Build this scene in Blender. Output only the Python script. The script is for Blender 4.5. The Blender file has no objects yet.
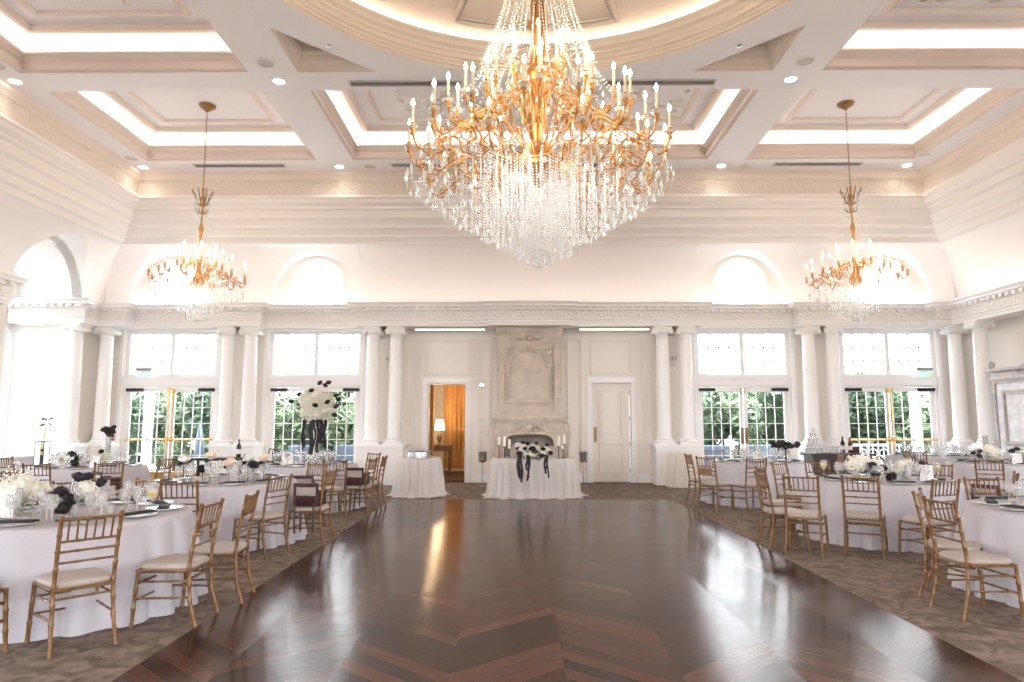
import bpy, bmesh, math, random
from mathutils import Vector, Matrix
PI = math.pi
random.seed(7)
S = bpy.context.scene
C = S.collection
sin, cos = math.sin, math.cos

# ------------------------------------------------------------ camera, world, sun, exposure
CAM_X, CAM_H, FPX = -0.30, 1.58, 683.0
PITCH, YAW = math.radians(6.515), math.radians(0.417)
cd = bpy.data.cameras.new('camera'); cam = bpy.data.objects.new('camera', cd); C.objects.link(cam)
cd.sensor_width = 36.0; cd.lens = FPX * 36.0 / 1024.0; cd.clip_end = 400
cam.location = (CAM_X, 0, CAM_H)
cam.rotation_euler = (PI / 2 + PITCH, 0, YAW)
S.camera = cam
W = bpy.data.worlds.new('sky'); S.world = W; W.use_nodes = True
bg = W.node_tree.nodes['Background']
bg.inputs[0].default_value = (0.94, 0.955, 1.0, 1); bg.inputs[1].default_value = 9.5
def lamp(name, kind, loc, energy, color=(1, 1, 1), size=0.3, rot=(0, 0, 0), parent=None, size_y=None):
    l = bpy.data.lights.new(name, kind); l.energy = energy; l.color = color
    if kind == 'AREA':
        l.size = size
        if size_y: l.shape = 'RECTANGLE'; l.size_y = size_y
    elif kind == 'SUN': l.angle = size
    else: l.shadow_soft_size = size
    o = bpy.data.objects.new(name, l); C.objects.link(o); o.location = loc; o.rotation_euler = rot
    if parent: o.parent = parent
    return o
lamp('sun', 'SUN', (0, -20, 30), 9.0, (1, .97, .92), 0.02, (math.radians(28), 0, math.radians(20)))
S.view_settings.view_transform = 'Standard'; S.view_settings.look = 'None'
S.view_settings.gamma = 1.0; S.view_settings.use_curve_mapping = False
S.view_settings.exposure = 0.56
S.cycles.use_denoising = True
try: S.cycles.denoiser = 'OPENIMAGEDENOISE'
except Exception: pass
S.cycles.max_bounces = 9; S.cycles.diffuse_bounces = 5; S.cycles.glossy_bounces = 4
S.cycles.transparent_max_bounces = 24; S.cycles.transmission_bounces = 6
S.cycles.sample_clamp_indirect = 6.0
S.cycles.caustics_reflective = False; S.cycles.caustics_refractive = False

# ------------------------------------------------------------ materials
M = {}
def pmat(name, col, rough=.6, metal=0, noise=0, nscale=8, bump=0, bscale=40, **kw):
    m = bpy.data.materials.new(name); m.use_nodes = True; nt = m.node_tree; N = nt.nodes; L = nt.links
    b = N['Principled BSDF']
    b.inputs['Base Color'].default_value = (*col, 1); b.inputs['Roughness'].default_value = rough
    b.inputs['Metallic'].default_value = metal
    for k, v in kw.items():
        k = k.replace('_', ' ')
        b.inputs[k].default_value = v
    tc = N.new('ShaderNodeTexCoord')
    if noise:
        n = N.new('ShaderNodeTexNoise'); n.inputs['Scale'].default_value = nscale; n.inputs['Detail'].default_value = 4
        L.new(tc.outputs['Object'], n.inputs['Vector'])
        r = N.new('ShaderNodeValToRGB')
        a = [max(0, c * (1 - noise)) for c in col]; z = [min(1, c * (1 + noise)) for c in col]
        r.color_ramp.elements[0].position = .3; r.color_ramp.elements[1].position = .7
        r.color_ramp.elements[0].color = (*a, 1); r.color_ramp.elements[1].color = (*z, 1)
        L.new(n.outputs['Fac'], r.inputs['Fac']); L.new(r.outputs['Color'], b.inputs['Base Color'])
    if bump:
        n2 = N.new('ShaderNodeTexNoise'); n2.inputs['Scale'].default_value = bscale; n2.inputs['Detail'].default_value = 5
        L.new(tc.outputs['Object'], n2.inputs['Vector'])
        bp = N.new('ShaderNodeBump'); bp.inputs['Strength'].default_value = bump; bp.inputs['Distance'].default_value = .02
        L.new(n2.outputs['Fac'], bp.inputs['Height']); L.new(bp.outputs['Normal'], b.inputs['Normal'])
    M[name] = m
    return m
def emat(name, col, strength, sample=True):
    m = bpy.data.materials.new(name); m.use_nodes = True; nt = m.node_tree
    nt.nodes.clear(); e = nt.nodes.new('ShaderNodeEmission'); o = nt.nodes.new('ShaderNodeOutputMaterial')
    e.inputs[0].default_value = (*col, 1); e.inputs[1].default_value = strength
    nt.links.new(e.outputs[0], o.inputs[0])
    if not sample: m.cycles.emission_sampling = 'NONE'
    M[name] = m
    return m
def gmat(name, tint=(1, 1, 1), gloss=.12, white=0.0, wcol=(1, 1, 1), rough=.03):
    """thin glass: transparent with a fresnel sheen, plus some white scatter"""
    m = bpy.data.materials.new(name); m.use_nodes = True; nt = m.node_tree; N = nt.nodes; L = nt.links
    N.clear(); out = N.new('ShaderNodeOutputMaterial')
    t = N.new('ShaderNodeBsdfTransparent'); t.inputs[0].default_value = (*tint, 1)
    g = N.new('ShaderNodeBsdfGlossy'); g.inputs['Roughness'].default_value = rough
    lw = N.new('ShaderNodeLayerWeight'); lw.inputs['Blend'].default_value = .25
    mm = N.new('ShaderNodeMath'); mm.operation = 'ADD'; mm.use_clamp = True; mm.inputs[1].default_value = gloss
    ms = N.new('ShaderNodeMath'); ms.operation = 'MULTIPLY'; ms.inputs[1].default_value = .45
    L.new(lw.outputs['Fresnel'], ms.inputs[0]); L.new(ms.outputs[0], mm.inputs[0])
    mx = N.new('ShaderNodeMixShader'); L.new(mm.outputs[0], mx.inputs[0]); L.new(t.outputs[0], mx.inputs[1]); L.new(g.outputs[0], mx.inputs[2])
    if white:
        d = N.new('ShaderNodeBsdfDiffuse'); d.inputs[0].default_value = (*wcol, 1)
        tr = N.new('ShaderNodeBsdfTranslucent'); tr.inputs[0].default_value = (*wcol, 1)
        m1 = N.new('ShaderNodeMixShader'); m1.inputs[0].default_value = .5; L.new(d.outputs[0], m1.inputs[1]); L.new(tr.outputs[0], m1.inputs[2])
        m2 = N.new('ShaderNodeMixShader'); m2.inputs[0].default_value = white; L.new(mx.outputs[0], m2.inputs[1]); L.new(m1.outputs[0], m2.inputs[2])
        L.new(m2.outputs[0], out.inputs[0])
    else: L.new(mx.outputs[0], out.inputs[0])
    M[name] = m
    return m
def clothmat(name, col, translu=.3, clear=0.0):
    m = bpy.data.materials.new(name); m.use_nodes = True; nt = m.node_tree; N = nt.nodes; L = nt.links
    N.clear(); out = N.new('ShaderNodeOutputMaterial')
    d = N.new('ShaderNodeBsdfDiffuse'); d.inputs[0].default_value = (*col, 1)
    tr = N.new('ShaderNodeBsdfTranslucent'); tr.inputs[0].default_value = (*col, 1)
    n = N.new('ShaderNodeTexNoise'); n.inputs['Scale'].default_value = 5; n.inputs['Detail'].default_value = 3
    tc = N.new('ShaderNodeTexCoord'); L.new(tc.outputs['Object'], n.inputs['Vector'])
    bp = N.new('ShaderNodeBump'); bp.inputs['Strength'].default_value = .3; bp.inputs['Distance'].default_value = .03
    L.new(n.outputs['Fac'], bp.inputs['Height']); L.new(bp.outputs['Normal'], d.inputs['Normal'])
    mx = N.new('ShaderNodeMixShader'); mx.inputs[0].default_value = translu
    L.new(d.outputs[0], mx.inputs[1]); L.new(tr.outputs[0], mx.inputs[2])
    if clear:
        t = N.new('ShaderNodeBsdfTransparent'); m2 = N.new('ShaderNodeMixShader'); m2.inputs[0].default_value = clear
        L.new(mx.outputs[0], m2.inputs[1]); L.new(t.outputs[0], m2.inputs[2]); L.new(m2.outputs[0], out.inputs[0])
    else: L.new(mx.outputs[0], out.inputs[0])
    M[name] = m
    return m

pmat('wall_paint', (.86, .80, .745), .55, bump=.03, bscale=60)
pmat('white_paint', (.93, .915, .91), .45)
pmat('soffit_paint', (.88, .875, .93), .6)
pmat('cream_molding', (.77, .695, .645), .5)
pmat('crown_paint', (.92, .875, .855), .5)
pmat('dome_paint', (.84, .745, .66), .55)
pmat('column_paint', (.94, .925, .915), .35)
pmat('limestone', (.62, .53, .45), .7, noise=.12, nscale=5, bump=.25, bscale=25)
pmat('firebox', (.42, .37, .32), .85, noise=.2, nscale=6)
pmat('chair_gold', (.20, .098, .036), .27, .15, noise=.22, nscale=30)
pmat('cushion', (.44, .375, .335), .6, noise=.03)
pmat('brass', (.83, .55, .22), .25, .9)
pmat('gold', (.52, .27, .09), .3, .85)
pmat('bronze', (.30, .19, .09), .35, .8)
pmat('steel', (.62, .62, .63), .25, .95)
pmat('dark_metal', (.03, .03, .033), .4, .5)
pmat('black_cloth', (.012, .012, .018), .7)
pmat('black_petal', (.012, .011, .016), .65)
pmat('white_petal', (.92, .88, .78), .6, Subsurface_Weight=.1)
pmat('peach_petal', (.90, .72, .56), .6)
pmat('blue_petal', (.05, .10, .20), .6)
pmat('babys_breath', (.84, .80, .68), .8)
pmat('leaf', (.06, .19, .05), .5, noise=.4, nscale=6)
pmat('garden_leaf', (.060, .105, .055), .55, noise=.45, nscale=2.5)
pmat('garden_leaf_light', (.11, .165, .085), .55, noise=.35, nscale=2.5)
pmat('bark', (.12, .08, .05), .9, noise=.3)
pmat('porcelain', (.90, .89, .87), .2)
pmat('card', (.88, .85, .82), .6)
pmat('wax', (.93, .90, .83), .5, Subsurface_Weight=.1)
pmat('candle_tube', (.93, .80, .58), .5)
pmat('burgundy_wood', (.042, .006, .009), .35, noise=.2)
pmat('brown_wood', (.22, .11, .045), .45, noise=.25)
pmat('dark_wood', (.035, .022, .018), .35, noise=.2)
pmat('curtain', (.50, .27, .10), .75, noise=.12, nscale=3)
pmat('patio', (.20, .19, .205), .8, noise=.1)
pmat('lawn', (.15, .16, .13), .9, noise=.3)
pmat('outdoor_white', (.60, .62, .66), .5)
pmat('outdoor_blue', (.08, .12, .17), .6)
pmat('outdoor_dark', (.03, .05, .08), .5)
pmat('grey_vent', (.33, .31, .32), .5, .3)
pmat('speaker_grille', (.62, .60, .62), .7)
pmat('red_plastic', (.45, .02, .02), .4)
pmat('ivory_plastic', (.80, .76, .70), .4)
pmat('armoire_paint', (.82, .82, .85), .5, noise=.12, nscale=7)
pmat('armoire_trim', (.50, .46, .46), .5, noise=.2, nscale=9)
pmat('wine', (.80, .62, .16), .1)
pmat('bottle_glass', (.10, .018, .01), .1)
pmat('console_wood', (.16, .08, .04), .4, noise=.2)
emat('cove_led', (1, .86, .74), 12)
emat('dome_led', (1, .82, .68), 5)
emat('ledge_led', (1, .85, .75), 5)
emat('crown_led', (1, .80, .62), 9)
emat('arch_fill_cool', (1, .97, .98), 16)  # cool glow for the strips added under the arches
emat('downlight_lamp', (1, .90, .76), 14, False)
emat('flame', (1, .80, .50), 30, False)
emat('lamp_shade', (1, .78, .45), 5)
emat('exit_green', (.25, 1, .45), 2.0, False)
emat('linear_lamp', (1, .93, .84), 1.5, False)
gmat('glass', (1, 1, 1), .0)
gmat('window_glass', (.97, .99, .99), .0)
gmat('table_glass', (1, 1, 1), .03, .2)
gmat('crystal', (1, 1, 1), .25, .6)
clothmat('linen', (.62, .60, .64), .12)
clothmat('tulle', (.95, .92, .90), .35, .10)
clothmat('cream_drape', (.93, .88, .80), .3)

def floor_wood():
    m = bpy.data.materials.new('herringbone_wood'); m.use_nodes = True; nt = m.node_tree; N = nt.nodes; L = nt.links
    b = N['Principled BSDF']
    tc = N.new('ShaderNodeTexCoord'); sp = N.new('ShaderNodeSeparateXYZ'); L.new(tc.outputs['Object'], sp.inputs[0])
    def mt(op, a, c=None, d=None):
        n = N.new('ShaderNodeMath'); n.operation = op
        for i, v in enumerate((a, c, d)):
            if v is None: continue
            if isinstance(v, (int, float)): n.inputs[i].default_value = v
            else: L.new(v, n.inputs[i])
        return n.outputs[0]
    x, y = sp.outputs[0], sp.outputs[1]
    pp = mt('PINGPONG', x, .72)
    s = mt('DIVIDE', mt('ADD', y, mt('MULTIPLY', pp, .9)), .175)
    idx = mt('FLOOR', s); fr = mt('FRACT', s); col = mt('FLOOR', mt('DIVIDE', x, .72))
    cb = N.new('ShaderNodeCombineXYZ'); L.new(idx, cb.inputs[0]); L.new(col, cb.inputs[1])
    wn = N.new('ShaderNodeTexWhiteNoise'); wn.noise_dimensions = '2D'; L.new(cb.outputs[0], wn.inputs['Vector'])
    # grain along the plank
    gv = N.new('ShaderNodeCombineXYZ'); L.new(mt('MULTIPLY', s, 6.0), gv.inputs[0]); L.new(mt('MULTIPLY', pp, 1.5), gv.inputs[1]); L.new(wn.outputs['Value'], gv.inputs[2])
    gn = N.new('ShaderNodeTexNoise'); gn.inputs['Scale'].default_value = 3; gn.inputs['Detail'].default_value = 5; L.new(gv.outputs[0], gn.inputs['Vector'])
    r = N.new('ShaderNodeValToRGB'); e = r.color_ramp.elements
    e[0].position = 0; e[0].color = (.016, .009, .009, 1); e[1].position = 1; e[1].color = (.12, .050, .034, 1)
    n1 = e.new(.45); n1.color = (.046, .021, .016, 1)
    L.new(mt('ADD', mt('MULTIPLY', wn.outputs['Value'], .75), mt('MULTIPLY', gn.outputs['Fac'], .25)), r.inputs['Fac'])
    edge = mt('LESS_THAN', mt('MINIMUM', fr, mt('SUBTRACT', 1.0, fr)), .012)
    mx = N.new('ShaderNodeMix'); mx.data_type = 'RGBA'; L.new(edge, mx.inputs['Factor']); L.new(r.outputs['Color'], mx.inputs['A']); mx.inputs['B'].default_value = (.012, .007, .006, 1)
    L.new(mx.outputs['Result'], b.inputs['Base Color'])
    n2 = N.new('ShaderNodeTexNoise'); n2.inputs['Scale'].default_value = 2.2; n2.inputs['Detail'].default_value = 6; L.new(tc.outputs['Object'], n2.inputs['Vector'])
    L.new(mt('ADD', mt('MULTIPLY', n2.outputs['Fac'], .17), .065), b.inputs['Roughness'])
    b.inputs['IOR'].default_value = 1.215
    bp = N.new('ShaderNodeBump'); bp.inputs['Strength'].default_value = .12; bp.inputs['Distance'].default_value = .01
    L.new(mt('SUBTRACT', gn.outputs['Fac'], mt('MULTIPLY', edge, 1.0)), bp.inputs['Height']); L.new(bp.outputs['Normal'], b.inputs['Normal'])
    M['herringbone'] = m
floor_wood()
def carpet():
    m = bpy.data.materials.new('carpet'); m.use_nodes = True; nt = m.node_tree; N = nt.nodes; L = nt.links
    b = N['Principled BSDF']; b.inputs['Roughness'].default_value = .95; b.inputs['Specular IOR Level'].default_value = .1
    tc = N.new('ShaderNodeTexCoord')
    n = N.new('ShaderNodeTexNoise'); n.inputs['Scale'].default_value = 6.5; n.inputs['Detail'].default_value = 10; n.inputs['Distortion'].default_value = 1.2
    L.new(tc.outputs['Object'], n.inputs['Vector'])
    r = N.new('ShaderNodeValToRGB'); e = r.color_ramp.elements
    e[0].position = .36; e[0].color = (.155, .115, .09, 1); e[1].position = .64; e[1].color = (.29, .235, .20, 1)
    L.new(n.outputs['Fac'], r.inputs['Fac']); L.new(r.outputs['Color'], b.inputs['Base Color'])
    n2 = N.new('ShaderNodeTexNoise'); n2.inputs['Scale'].default_value = 160; L.new(tc.outputs['Object'], n2.inputs['Vector'])
    bp = N.new('ShaderNodeBump'); bp.inputs['Strength'].default_value = .5; bp.inputs['Distance'].default_value = .01
    L.new(n2.outputs['Fac'], bp.inputs['Height']); L.new(bp.outputs['Normal'], b.inputs['Normal'])
    M['carpet'] = m
carpet()
def relief(name, col, scale=9, strength=.35, rough=.55):
    """carved scrollwork: bump from warped rings"""
    m = bpy.data.materials.new(name); m.use_nodes = True; nt = m.node_tree; N = nt.nodes; L = nt.links
    b = N['Principled BSDF']; b.inputs['Base Color'].default_value = (*col, 1); b.inputs['Roughness'].default_value = rough
    tc = N.new('ShaderNodeTexCoord')
    v = N.new('ShaderNodeTexVoronoi'); v.inputs['Scale'].default_value = scale; L.new(tc.outputs['Object'], v.inputs['Vector'])
    w = N.new('ShaderNodeMath'); w.operation = 'SINE'; mu = N.new('ShaderNodeMath'); mu.operation = 'MULTIPLY'; mu.inputs[1].default_value = 14
    L.new(v.outputs['Distance'], mu.inputs[0]); L.new(mu.outputs[0], w.inputs[0])
    bp = N.new('ShaderNodeBump'); bp.inputs['Strength'].default_value = strength; bp.inputs['Distance'].default_value = .03
    L.new(w.outputs[0], bp.inputs['Height']); L.new(bp.outputs['Normal'], b.inputs['Normal'])
    M[name] = m
relief('carved_frieze', (.80, .72, .655), 7)
relief('carved_white', (.90, .87, .85), 9)

# ------------------------------------------------------------ mesh builder
class MB:
    def __init__(s): s.v = []; s.f = []
    def add(s, vs, fs):
        o = len(s.v); s.v += [tuple(p) for p in vs]; s.f += [tuple(i + o for i in f) for f in fs]; return s
    def box(s, x0, x1, y0, y1, z0, z1, bev=0):
        if bev:
            b = min(bev, abs(x1 - x0) / 2.01, abs(y1 - y0) / 2.01, abs(z1 - z0) / 2.01)
            bm = bmesh.new(); bmesh.ops.create_cube(bm, size=1)
            for v in bm.verts: v.co = ((x0 + x1) / 2 + v.co.x * (x1 - x0), (y0 + y1) / 2 + v.co.y * (y1 - y0), (z0 + z1) / 2 + v.co.z * (z1 - z0))
            bmesh.ops.bevel(bm, geom=bm.edges[:], offset=b, segments=2, affect='EDGES', profile=.6)
            bm.verts.index_update()
            s.add([v.co[:] for v in bm.verts], [[v.index for v in f.verts] for f in bm.faces]); bm.free(); return s
        return s.add([(x0, y0, z0), (x1, y0, z0), (x1, y1, z0), (x0, y1, z0), (x0, y0, z1), (x1, y0, z1), (x1, y1, z1), (x0, y1, z1)],
                     [(0, 3, 2, 1), (4, 5, 6, 7), (0, 1, 5, 4), (1, 2, 6, 5), (2, 3, 7, 6), (3, 0, 4, 7)])
    def lathe(s, prof, cx=0, cy=0, n=16, closed=False, a0=0, cz=0):
        vs = []; fs = []; k = len(prof)
        for i in range(n):
            a = a0 + 2 * PI * i / n
            for r, z in prof: vs.append((cx + r * cos(a), cy + r * sin(a), z + cz))
        for i in range(n):
            j = (i + 1) % n
            for q in range(k - 1): fs.append((i * k + q, j * k + q, j * k + q + 1, i * k + q + 1))
        if closed:
            fs.append(tuple(i * k for i in reversed(range(n)))); fs.append(tuple(i * k + k - 1 for i in range(n)))
        return s.add(vs, fs)
    def tube(s, pts, r, n=6, caps=True):
        pts = [Vector(p) for p in pts]; m = len(pts)
        rs = r if isinstance(r, (list, tuple)) else [r] * m
        vs = []; up = None
        for i, p in enumerate(pts):
            t = (pts[min(i + 1, m - 1)] - pts[max(i - 1, 0)]).normalized()
            if up is None:
                up = Vector((0, 0, 1)) if abs(t.z) < .9 else Vector((1, 0, 0))
            a = t.cross(up).normalized(); b = a.cross(t).normalized(); up = b
            for k in range(n):
                q = 2 * PI * k / n; vs.append(p + (a * cos(q) + b * sin(q)) * rs[i])
        fs = []
        for i in range(m - 1):
            for k in range(n):
                l = (k + 1) % n; fs.append((i * n + k, i * n + l, (i + 1) * n + l, (i + 1) * n + k))
        if caps: fs.append(tuple(reversed(range(n)))); fs.append(tuple((m - 1) * n + k for k in range(n)))
        return s.add(vs, fs)
    def ball(s, c, r, n=8, m=5, sz=1.0):
        prof = [(r * sin(PI * i / m), r * sz * -cos(PI * i / m)) for i in range(m + 1)]
        prof[0] = (r * .02, prof[0][1]); prof[-1] = (r * .02, prof[-1][1])
        return s.lathe(prof, c[0], c[1], n, True, 0, c[2])
    def octa(s, c, r, h):
        x, y, z = c
        return s.add([(x + r, y, z), (x, y + r, z), (x - r, y, z), (x, y - r, z), (x, y, z + h), (x, y, z - h)],
                     [(0, 1, 4), (1, 2, 4), (2, 3, 4), (3, 0, 4), (1, 0, 5), (2, 1, 5), (3, 2, 5), (0, 3, 5)])
    def rect_ring(s, x0, x1, y0, y1, prof, skip_front=False):
        """sweep profile (outward offset, z) round a rectangle"""
        vs = []; k = len(prof)
        for cx, cy, sx, sy in ((x0, y0, -1, -1), (x1, y0, 1, -1), (x1, y1, 1, 1), (x0, y1, -1, 1)):
            for o, z in prof: vs.append((cx + sx * o, cy + (0 if (skip_front and sy < 0) else sy * o), z))
        fs = []
        for i in range(4):
            if skip_front and i == 0: continue
            j = (i + 1) % 4
            for q in range(k - 1): fs.append((i * k + q, j * k + q, j * k + q + 1, i * k + q + 1))
        return s.add(vs, fs)
    def sweep(s, path, prof, side=1):
        """sweep (offset to the left of travel * side, z) along an open 2-D path with mitres"""
        P = [Vector((p[0], p[1])) for p in path]; n = len(P); k = len(prof); vs = []
        for i in range(n):
            d0 = (P[i] - P[i - 1]).normalized() if i > 0 else None
            d1 = (P[i + 1] - P[i]).normalized() if i < n - 1 else None
            if d0 is None: d0 = d1
            if d1 is None: d1 = d0
            n0 = Vector((-d0.y, d0.x)) * side; n1 = Vector((-d1.y, d1.x)) * side
            mdir = (n0 + n1); mdir = mdir / max(.2, mdir.dot(n0))
            for o, z in prof: q = P[i] + mdir * o; vs.append((q.x, q.y, z))
        fs = []
        for i in range(n - 1):
            for q in range(k - 1): fs.append((i * k + q, (i + 1) * k + q, (i + 1) * k + q + 1, i * k + q + 1))
        return s.add(vs, fs)
    def plate(s, outer, holes, fn, depth):
        """flat plate with holes; fn(u,v,w)->xyz, thickness w 0..depth"""
        bm = bmesh.new(); loops = []; edges = []
        for lp in [outer] + holes:
            vv = [bm.verts.new((u, v, 0)) for u, v in lp]; loops.append(lp)
            for i in range(len(vv)): edges.append(bm.edges.new((vv[i], vv[(i + 1) % len(vv)])))
        bmesh.ops.triangle_fill(bm, use_beauty=True, edges=edges)
        bm.verts.index_update()
        base = [v.co.copy() for v in bm.verts]; fs = [[v.index for v in f.verts] for f in bm.faces]; bm.free()
        for w in ((0, depth) if depth else (0,)):
            s.add([fn(p.x, p.y, w) for p in base], fs)
        if depth:
            for lp in loops:
                n = len(lp); vs = [fn(u, v, 0) for u, v in lp] + [fn(u, v, depth) for u, v in lp]
                s.add(vs, [(i, (i + 1) % n, (i + 1) % n + n, i + n) for i in range(n)])
        return s
    def build(s, name, mat, parent=None, smooth=False, auto=False, loc=None):
        me = bpy.data.meshes.new(name); me.from_pydata(s.v, [], s.f); me.update()
        bm = bmesh.new(); bm.from_mesh(me)
        if smooth or auto: bmesh.ops.recalc_face_normals(bm, faces=bm.faces[:])
        else: bmesh.ops.recalc_face_normals(bm, faces=bm.faces[:])
        bm.to_mesh(me); bm.free()
        if smooth or auto:
            me.polygons.foreach_set('use_smooth', [True] * len(me.polygons))
            if auto: me.set_sharp_from_angle(angle=math.radians(38))
        me.materials.append(M[mat] if isinstance(mat, str) else mat)
        o = bpy.data.objects.new(name, me); C.objects.link(o)
        if parent: o.parent = parent
        if loc: o.location = loc
        return o
def thing(name, label, cat, loc=(0, 0, 0), rz=0, group=None, kind=None):
    o = bpy.data.objects.new(name, None); C.objects.link(o); o.location = loc; o.rotation_euler = (0, 0, rz)
    o.empty_display_size = .1
    return tag(o, label, cat, group, kind)
def tag(o, label, cat, group=None, kind=None):
    o['label'] = label; o['category'] = cat
    if group: o['group'] = group
    if kind: o['kind'] = kind
    return o
def struct(o, label=None, cat=None):
    o['kind'] = 'structure'
    if label: o['label'] = label
    if cat: o['category'] = cat
    return o
def dup(root, loc, rz, label=None, group=None):
    r = root.copy(); C.objects.link(r); r.location = loc; r.rotation_euler = (0, 0, rz)
    if label: r['label'] = label
    if group: r['group'] = group
    for ch in list(root.children):
        c = ch.copy(); C.objects.link(c); c.parent = r
        for g in list(ch.children):
            d = g.copy(); C.objects.link(d); d.parent = c
    return r
def arc(cx, cy, r, a0, a1, n): return [(cx + r * cos(a0 + (a1 - a0) * i / n), cy + r * sin(a0 + (a1 - a0) * i / n)) for i in range(n + 1)]
# ------------------------------------------------------------ the room shell
HZ = 7.40           # ceiling soffit
HW, DW = 11.0, 17.4 # half width, depth of back wall
REAR = -3.0
CXE, CYE = 9.14, 15.5   # soffit edge
def cov(z):
    s = min(1, max(0, (z - 4.4) / 1.5)); return 1.04 * (1 - math.sqrt(max(0, 1 - s * s)))
def covz(d):
    q = min(1, max(0, 1 - d / 1.04)); return 4.4 + 1.5 * math.sqrt(1 - q * q)

struct(MB().box(-15, 15, REAR - 3, 17.75, -.12, 0).build('floor', 'carpet'), 'mottled taupe carpet around the dark dance floor', 'floor')
struct(MB().box(-2.74, 2.74, .5, 13.68, .001, .012).build('floor_dance', 'herringbone'), 'dark polished herringbone wood dance floor', 'floor')

BAYS = [(-9.15, 0), (-5.45, 1), (5.45, 2), (9.15, 3)]
holes = [[(c - 1.2, 0), (c + 1.2, 0), (c + 1.2, 3.82), (c - 1.2, 3.82)] for c, _ in BAYS]
holes += [[(-2.57, 0), (-1.60, 0), (-1.60, 2.48), (-2.57, 2.48)], [(1.60, 0), (2.58, 0), (2.58, 2.50), (1.60, 2.50)]]
holes += [arc(c, 5.02, .61, 0, 2 * PI, 40)[:-1] for c, _ in BAYS]
struct(MB().plate([(-HW, -.1), (HW, -.1), (HW, 6.1), (-HW, 6.1)], holes, lambda u, v, w: (u, DW + w, v), .3).build('wall_back', 'wall_paint'), 'cream back wall with panelled mouldings and french doors', 'wall')
side_open = [(1.0, 3.4), (5.0, 7.4), (9.0, 11.4)]
def side_wall(sx, name):
    hs = [[(a, .3), (b, .3), (b, 4.0), (a, 4.0)] for a, b in side_open]
    if sx < 0:
        ar = [(15.3 - 1.2 * cos(PI * i / 24), 4.4 + 1.4 * sin(PI * i / 24)) for i in range(25)]
        hs.append([(16.5, 0), (14.1, 0)] + ar)
    return struct(MB().plate([(REAR, -.1), (DW + .3, -.1), (DW + .3, 6.1), (REAR, 6.1)], hs, lambda u, v, w: (sx * (HW + w), u, v), .25).build(name, 'wall_paint'), name[5:] + ' cream wall of the ballroom', 'wall')
side_wall(-1, 'wall_left'); side_wall(1, 'wall_right')
# alcove behind the left arch
a = MB(); a.box(-12.7, -11.25, 13.98, 14.1, 0, 6); a.box(-12.7, -11.25, 16.5, 16.62, 0, 6)
n = 24
for i in range(n):
    p0 = (15.3 - 1.2 * cos(PI * i / n), 4.4 + 1.4 * sin(PI * i / n)); p1 = (15.3 - 1.2 * cos(PI * (i + 1) / n), 4.4 + 1.4 * sin(PI * (i + 1) / n))
    a.add([(-(HW - cov(p0[1])), *p0), (-(HW - cov(p1[1])), *p1), (-12.7, *p1), (-12.7, *p0)], [(0, 1, 2, 3)])
struct(a.build('wall_alcove', 'white_paint'), 'white walls of the arched window alcove', 'wall')
struct(MB().plate([(13.98, 0), (16.62, 0), (16.62, 6), (13.98, 6)], [[(14.25, .5), (16.35, .5), (16.35, 3.8), (14.25, 3.8)], arc(15.3, 4.95, .6, 0, 2 * PI, 32)[:-1]], lambda u, v, w: (-12.6 - w, u, v), .2).build('wall_alcove_outer', 'white_paint'), 'outer wall of the left alcove', 'wall')

# curved upper walls with the arched recesses
def cove_back():
    m = MB(); xs = set([-11, 11])
    x = -11
    while x < 11: xs.add(round(x, 3)); x += .1375
    for c, _ in BAYS:
        for i in range(33): xs.add(round(c - 1.2 * cos(PI * i / 32), 4))
    xs = sorted(xs); K = 9; vs = []
    for x in xs:
        lo = 4.4
        for c, _ in BAYS:
            if abs(x - c) < 1.2: lo = 4.4 + 1.4 * math.sqrt(1 - ((x - c) / 1.2) ** 2)
        hi = 5.9 if abs(x) <= HW - 1.03 else covz(HW - abs(x))
        hi = max(hi, lo)
        for k in range(K + 1):
            z = lo + (hi - lo) * k / K; vs.append((x, DW - .01 - cov(z), z))
    fs = [(i * (K + 1) + k, (i + 1) * (K + 1) + k, (i + 1) * (K + 1) + k + 1, i * (K + 1) + k + 1) for i in range(len(xs) - 1) for k in range(K)]
    m.add(vs, fs)
    return m
struct(cove_back().build('wall_back_cove', 'crown_paint', smooth=True), 'curved upper back wall pierced by arched recesses', 'wall')
def cove_side(sx):
    m = MB(); ys = [REAR + i * .25 for i in range(int((DW - REAR) / .25) + 1)] + [DW - .01]
    if sx < 0: ys += [15.3 - 1.2 * cos(PI * i / 32) for i in range(33)]
    ys = sorted(set(round(y, 4) for y in ys)); K = 9; vs = []
    for y in ys:
        lo = 4.4
        if sx < 0 and abs(y - 15.3) < 1.2: lo = 4.4 + 1.4 * math.sqrt(1 - ((y - 15.3) / 1.2) ** 2)
        hi = 5.9 if y <= DW - 1.04 else covz(DW - y)
        hi = max(hi, lo)
        for k in range(K + 1):
            z = lo + (hi - lo) * k / K; vs.append((sx * (HW - cov(z)), y, z))
    m.add(vs, [(i * (K + 1) + k, (i + 1) * (K + 1) + k, (i + 1) * (K + 1) + k + 1, i * (K + 1) + k + 1) for i in range(len(ys) - 1) for k in range(K)])
    return m
struct(cove_side(-1).build('wall_left_cove', 'crown_paint', smooth=True), 'curved upper left wall', 'wall')
struct(cove_side(1).build('wall_right_cove', 'crown_paint', smooth=True), 'curved upper right wall', 'wall')
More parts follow.
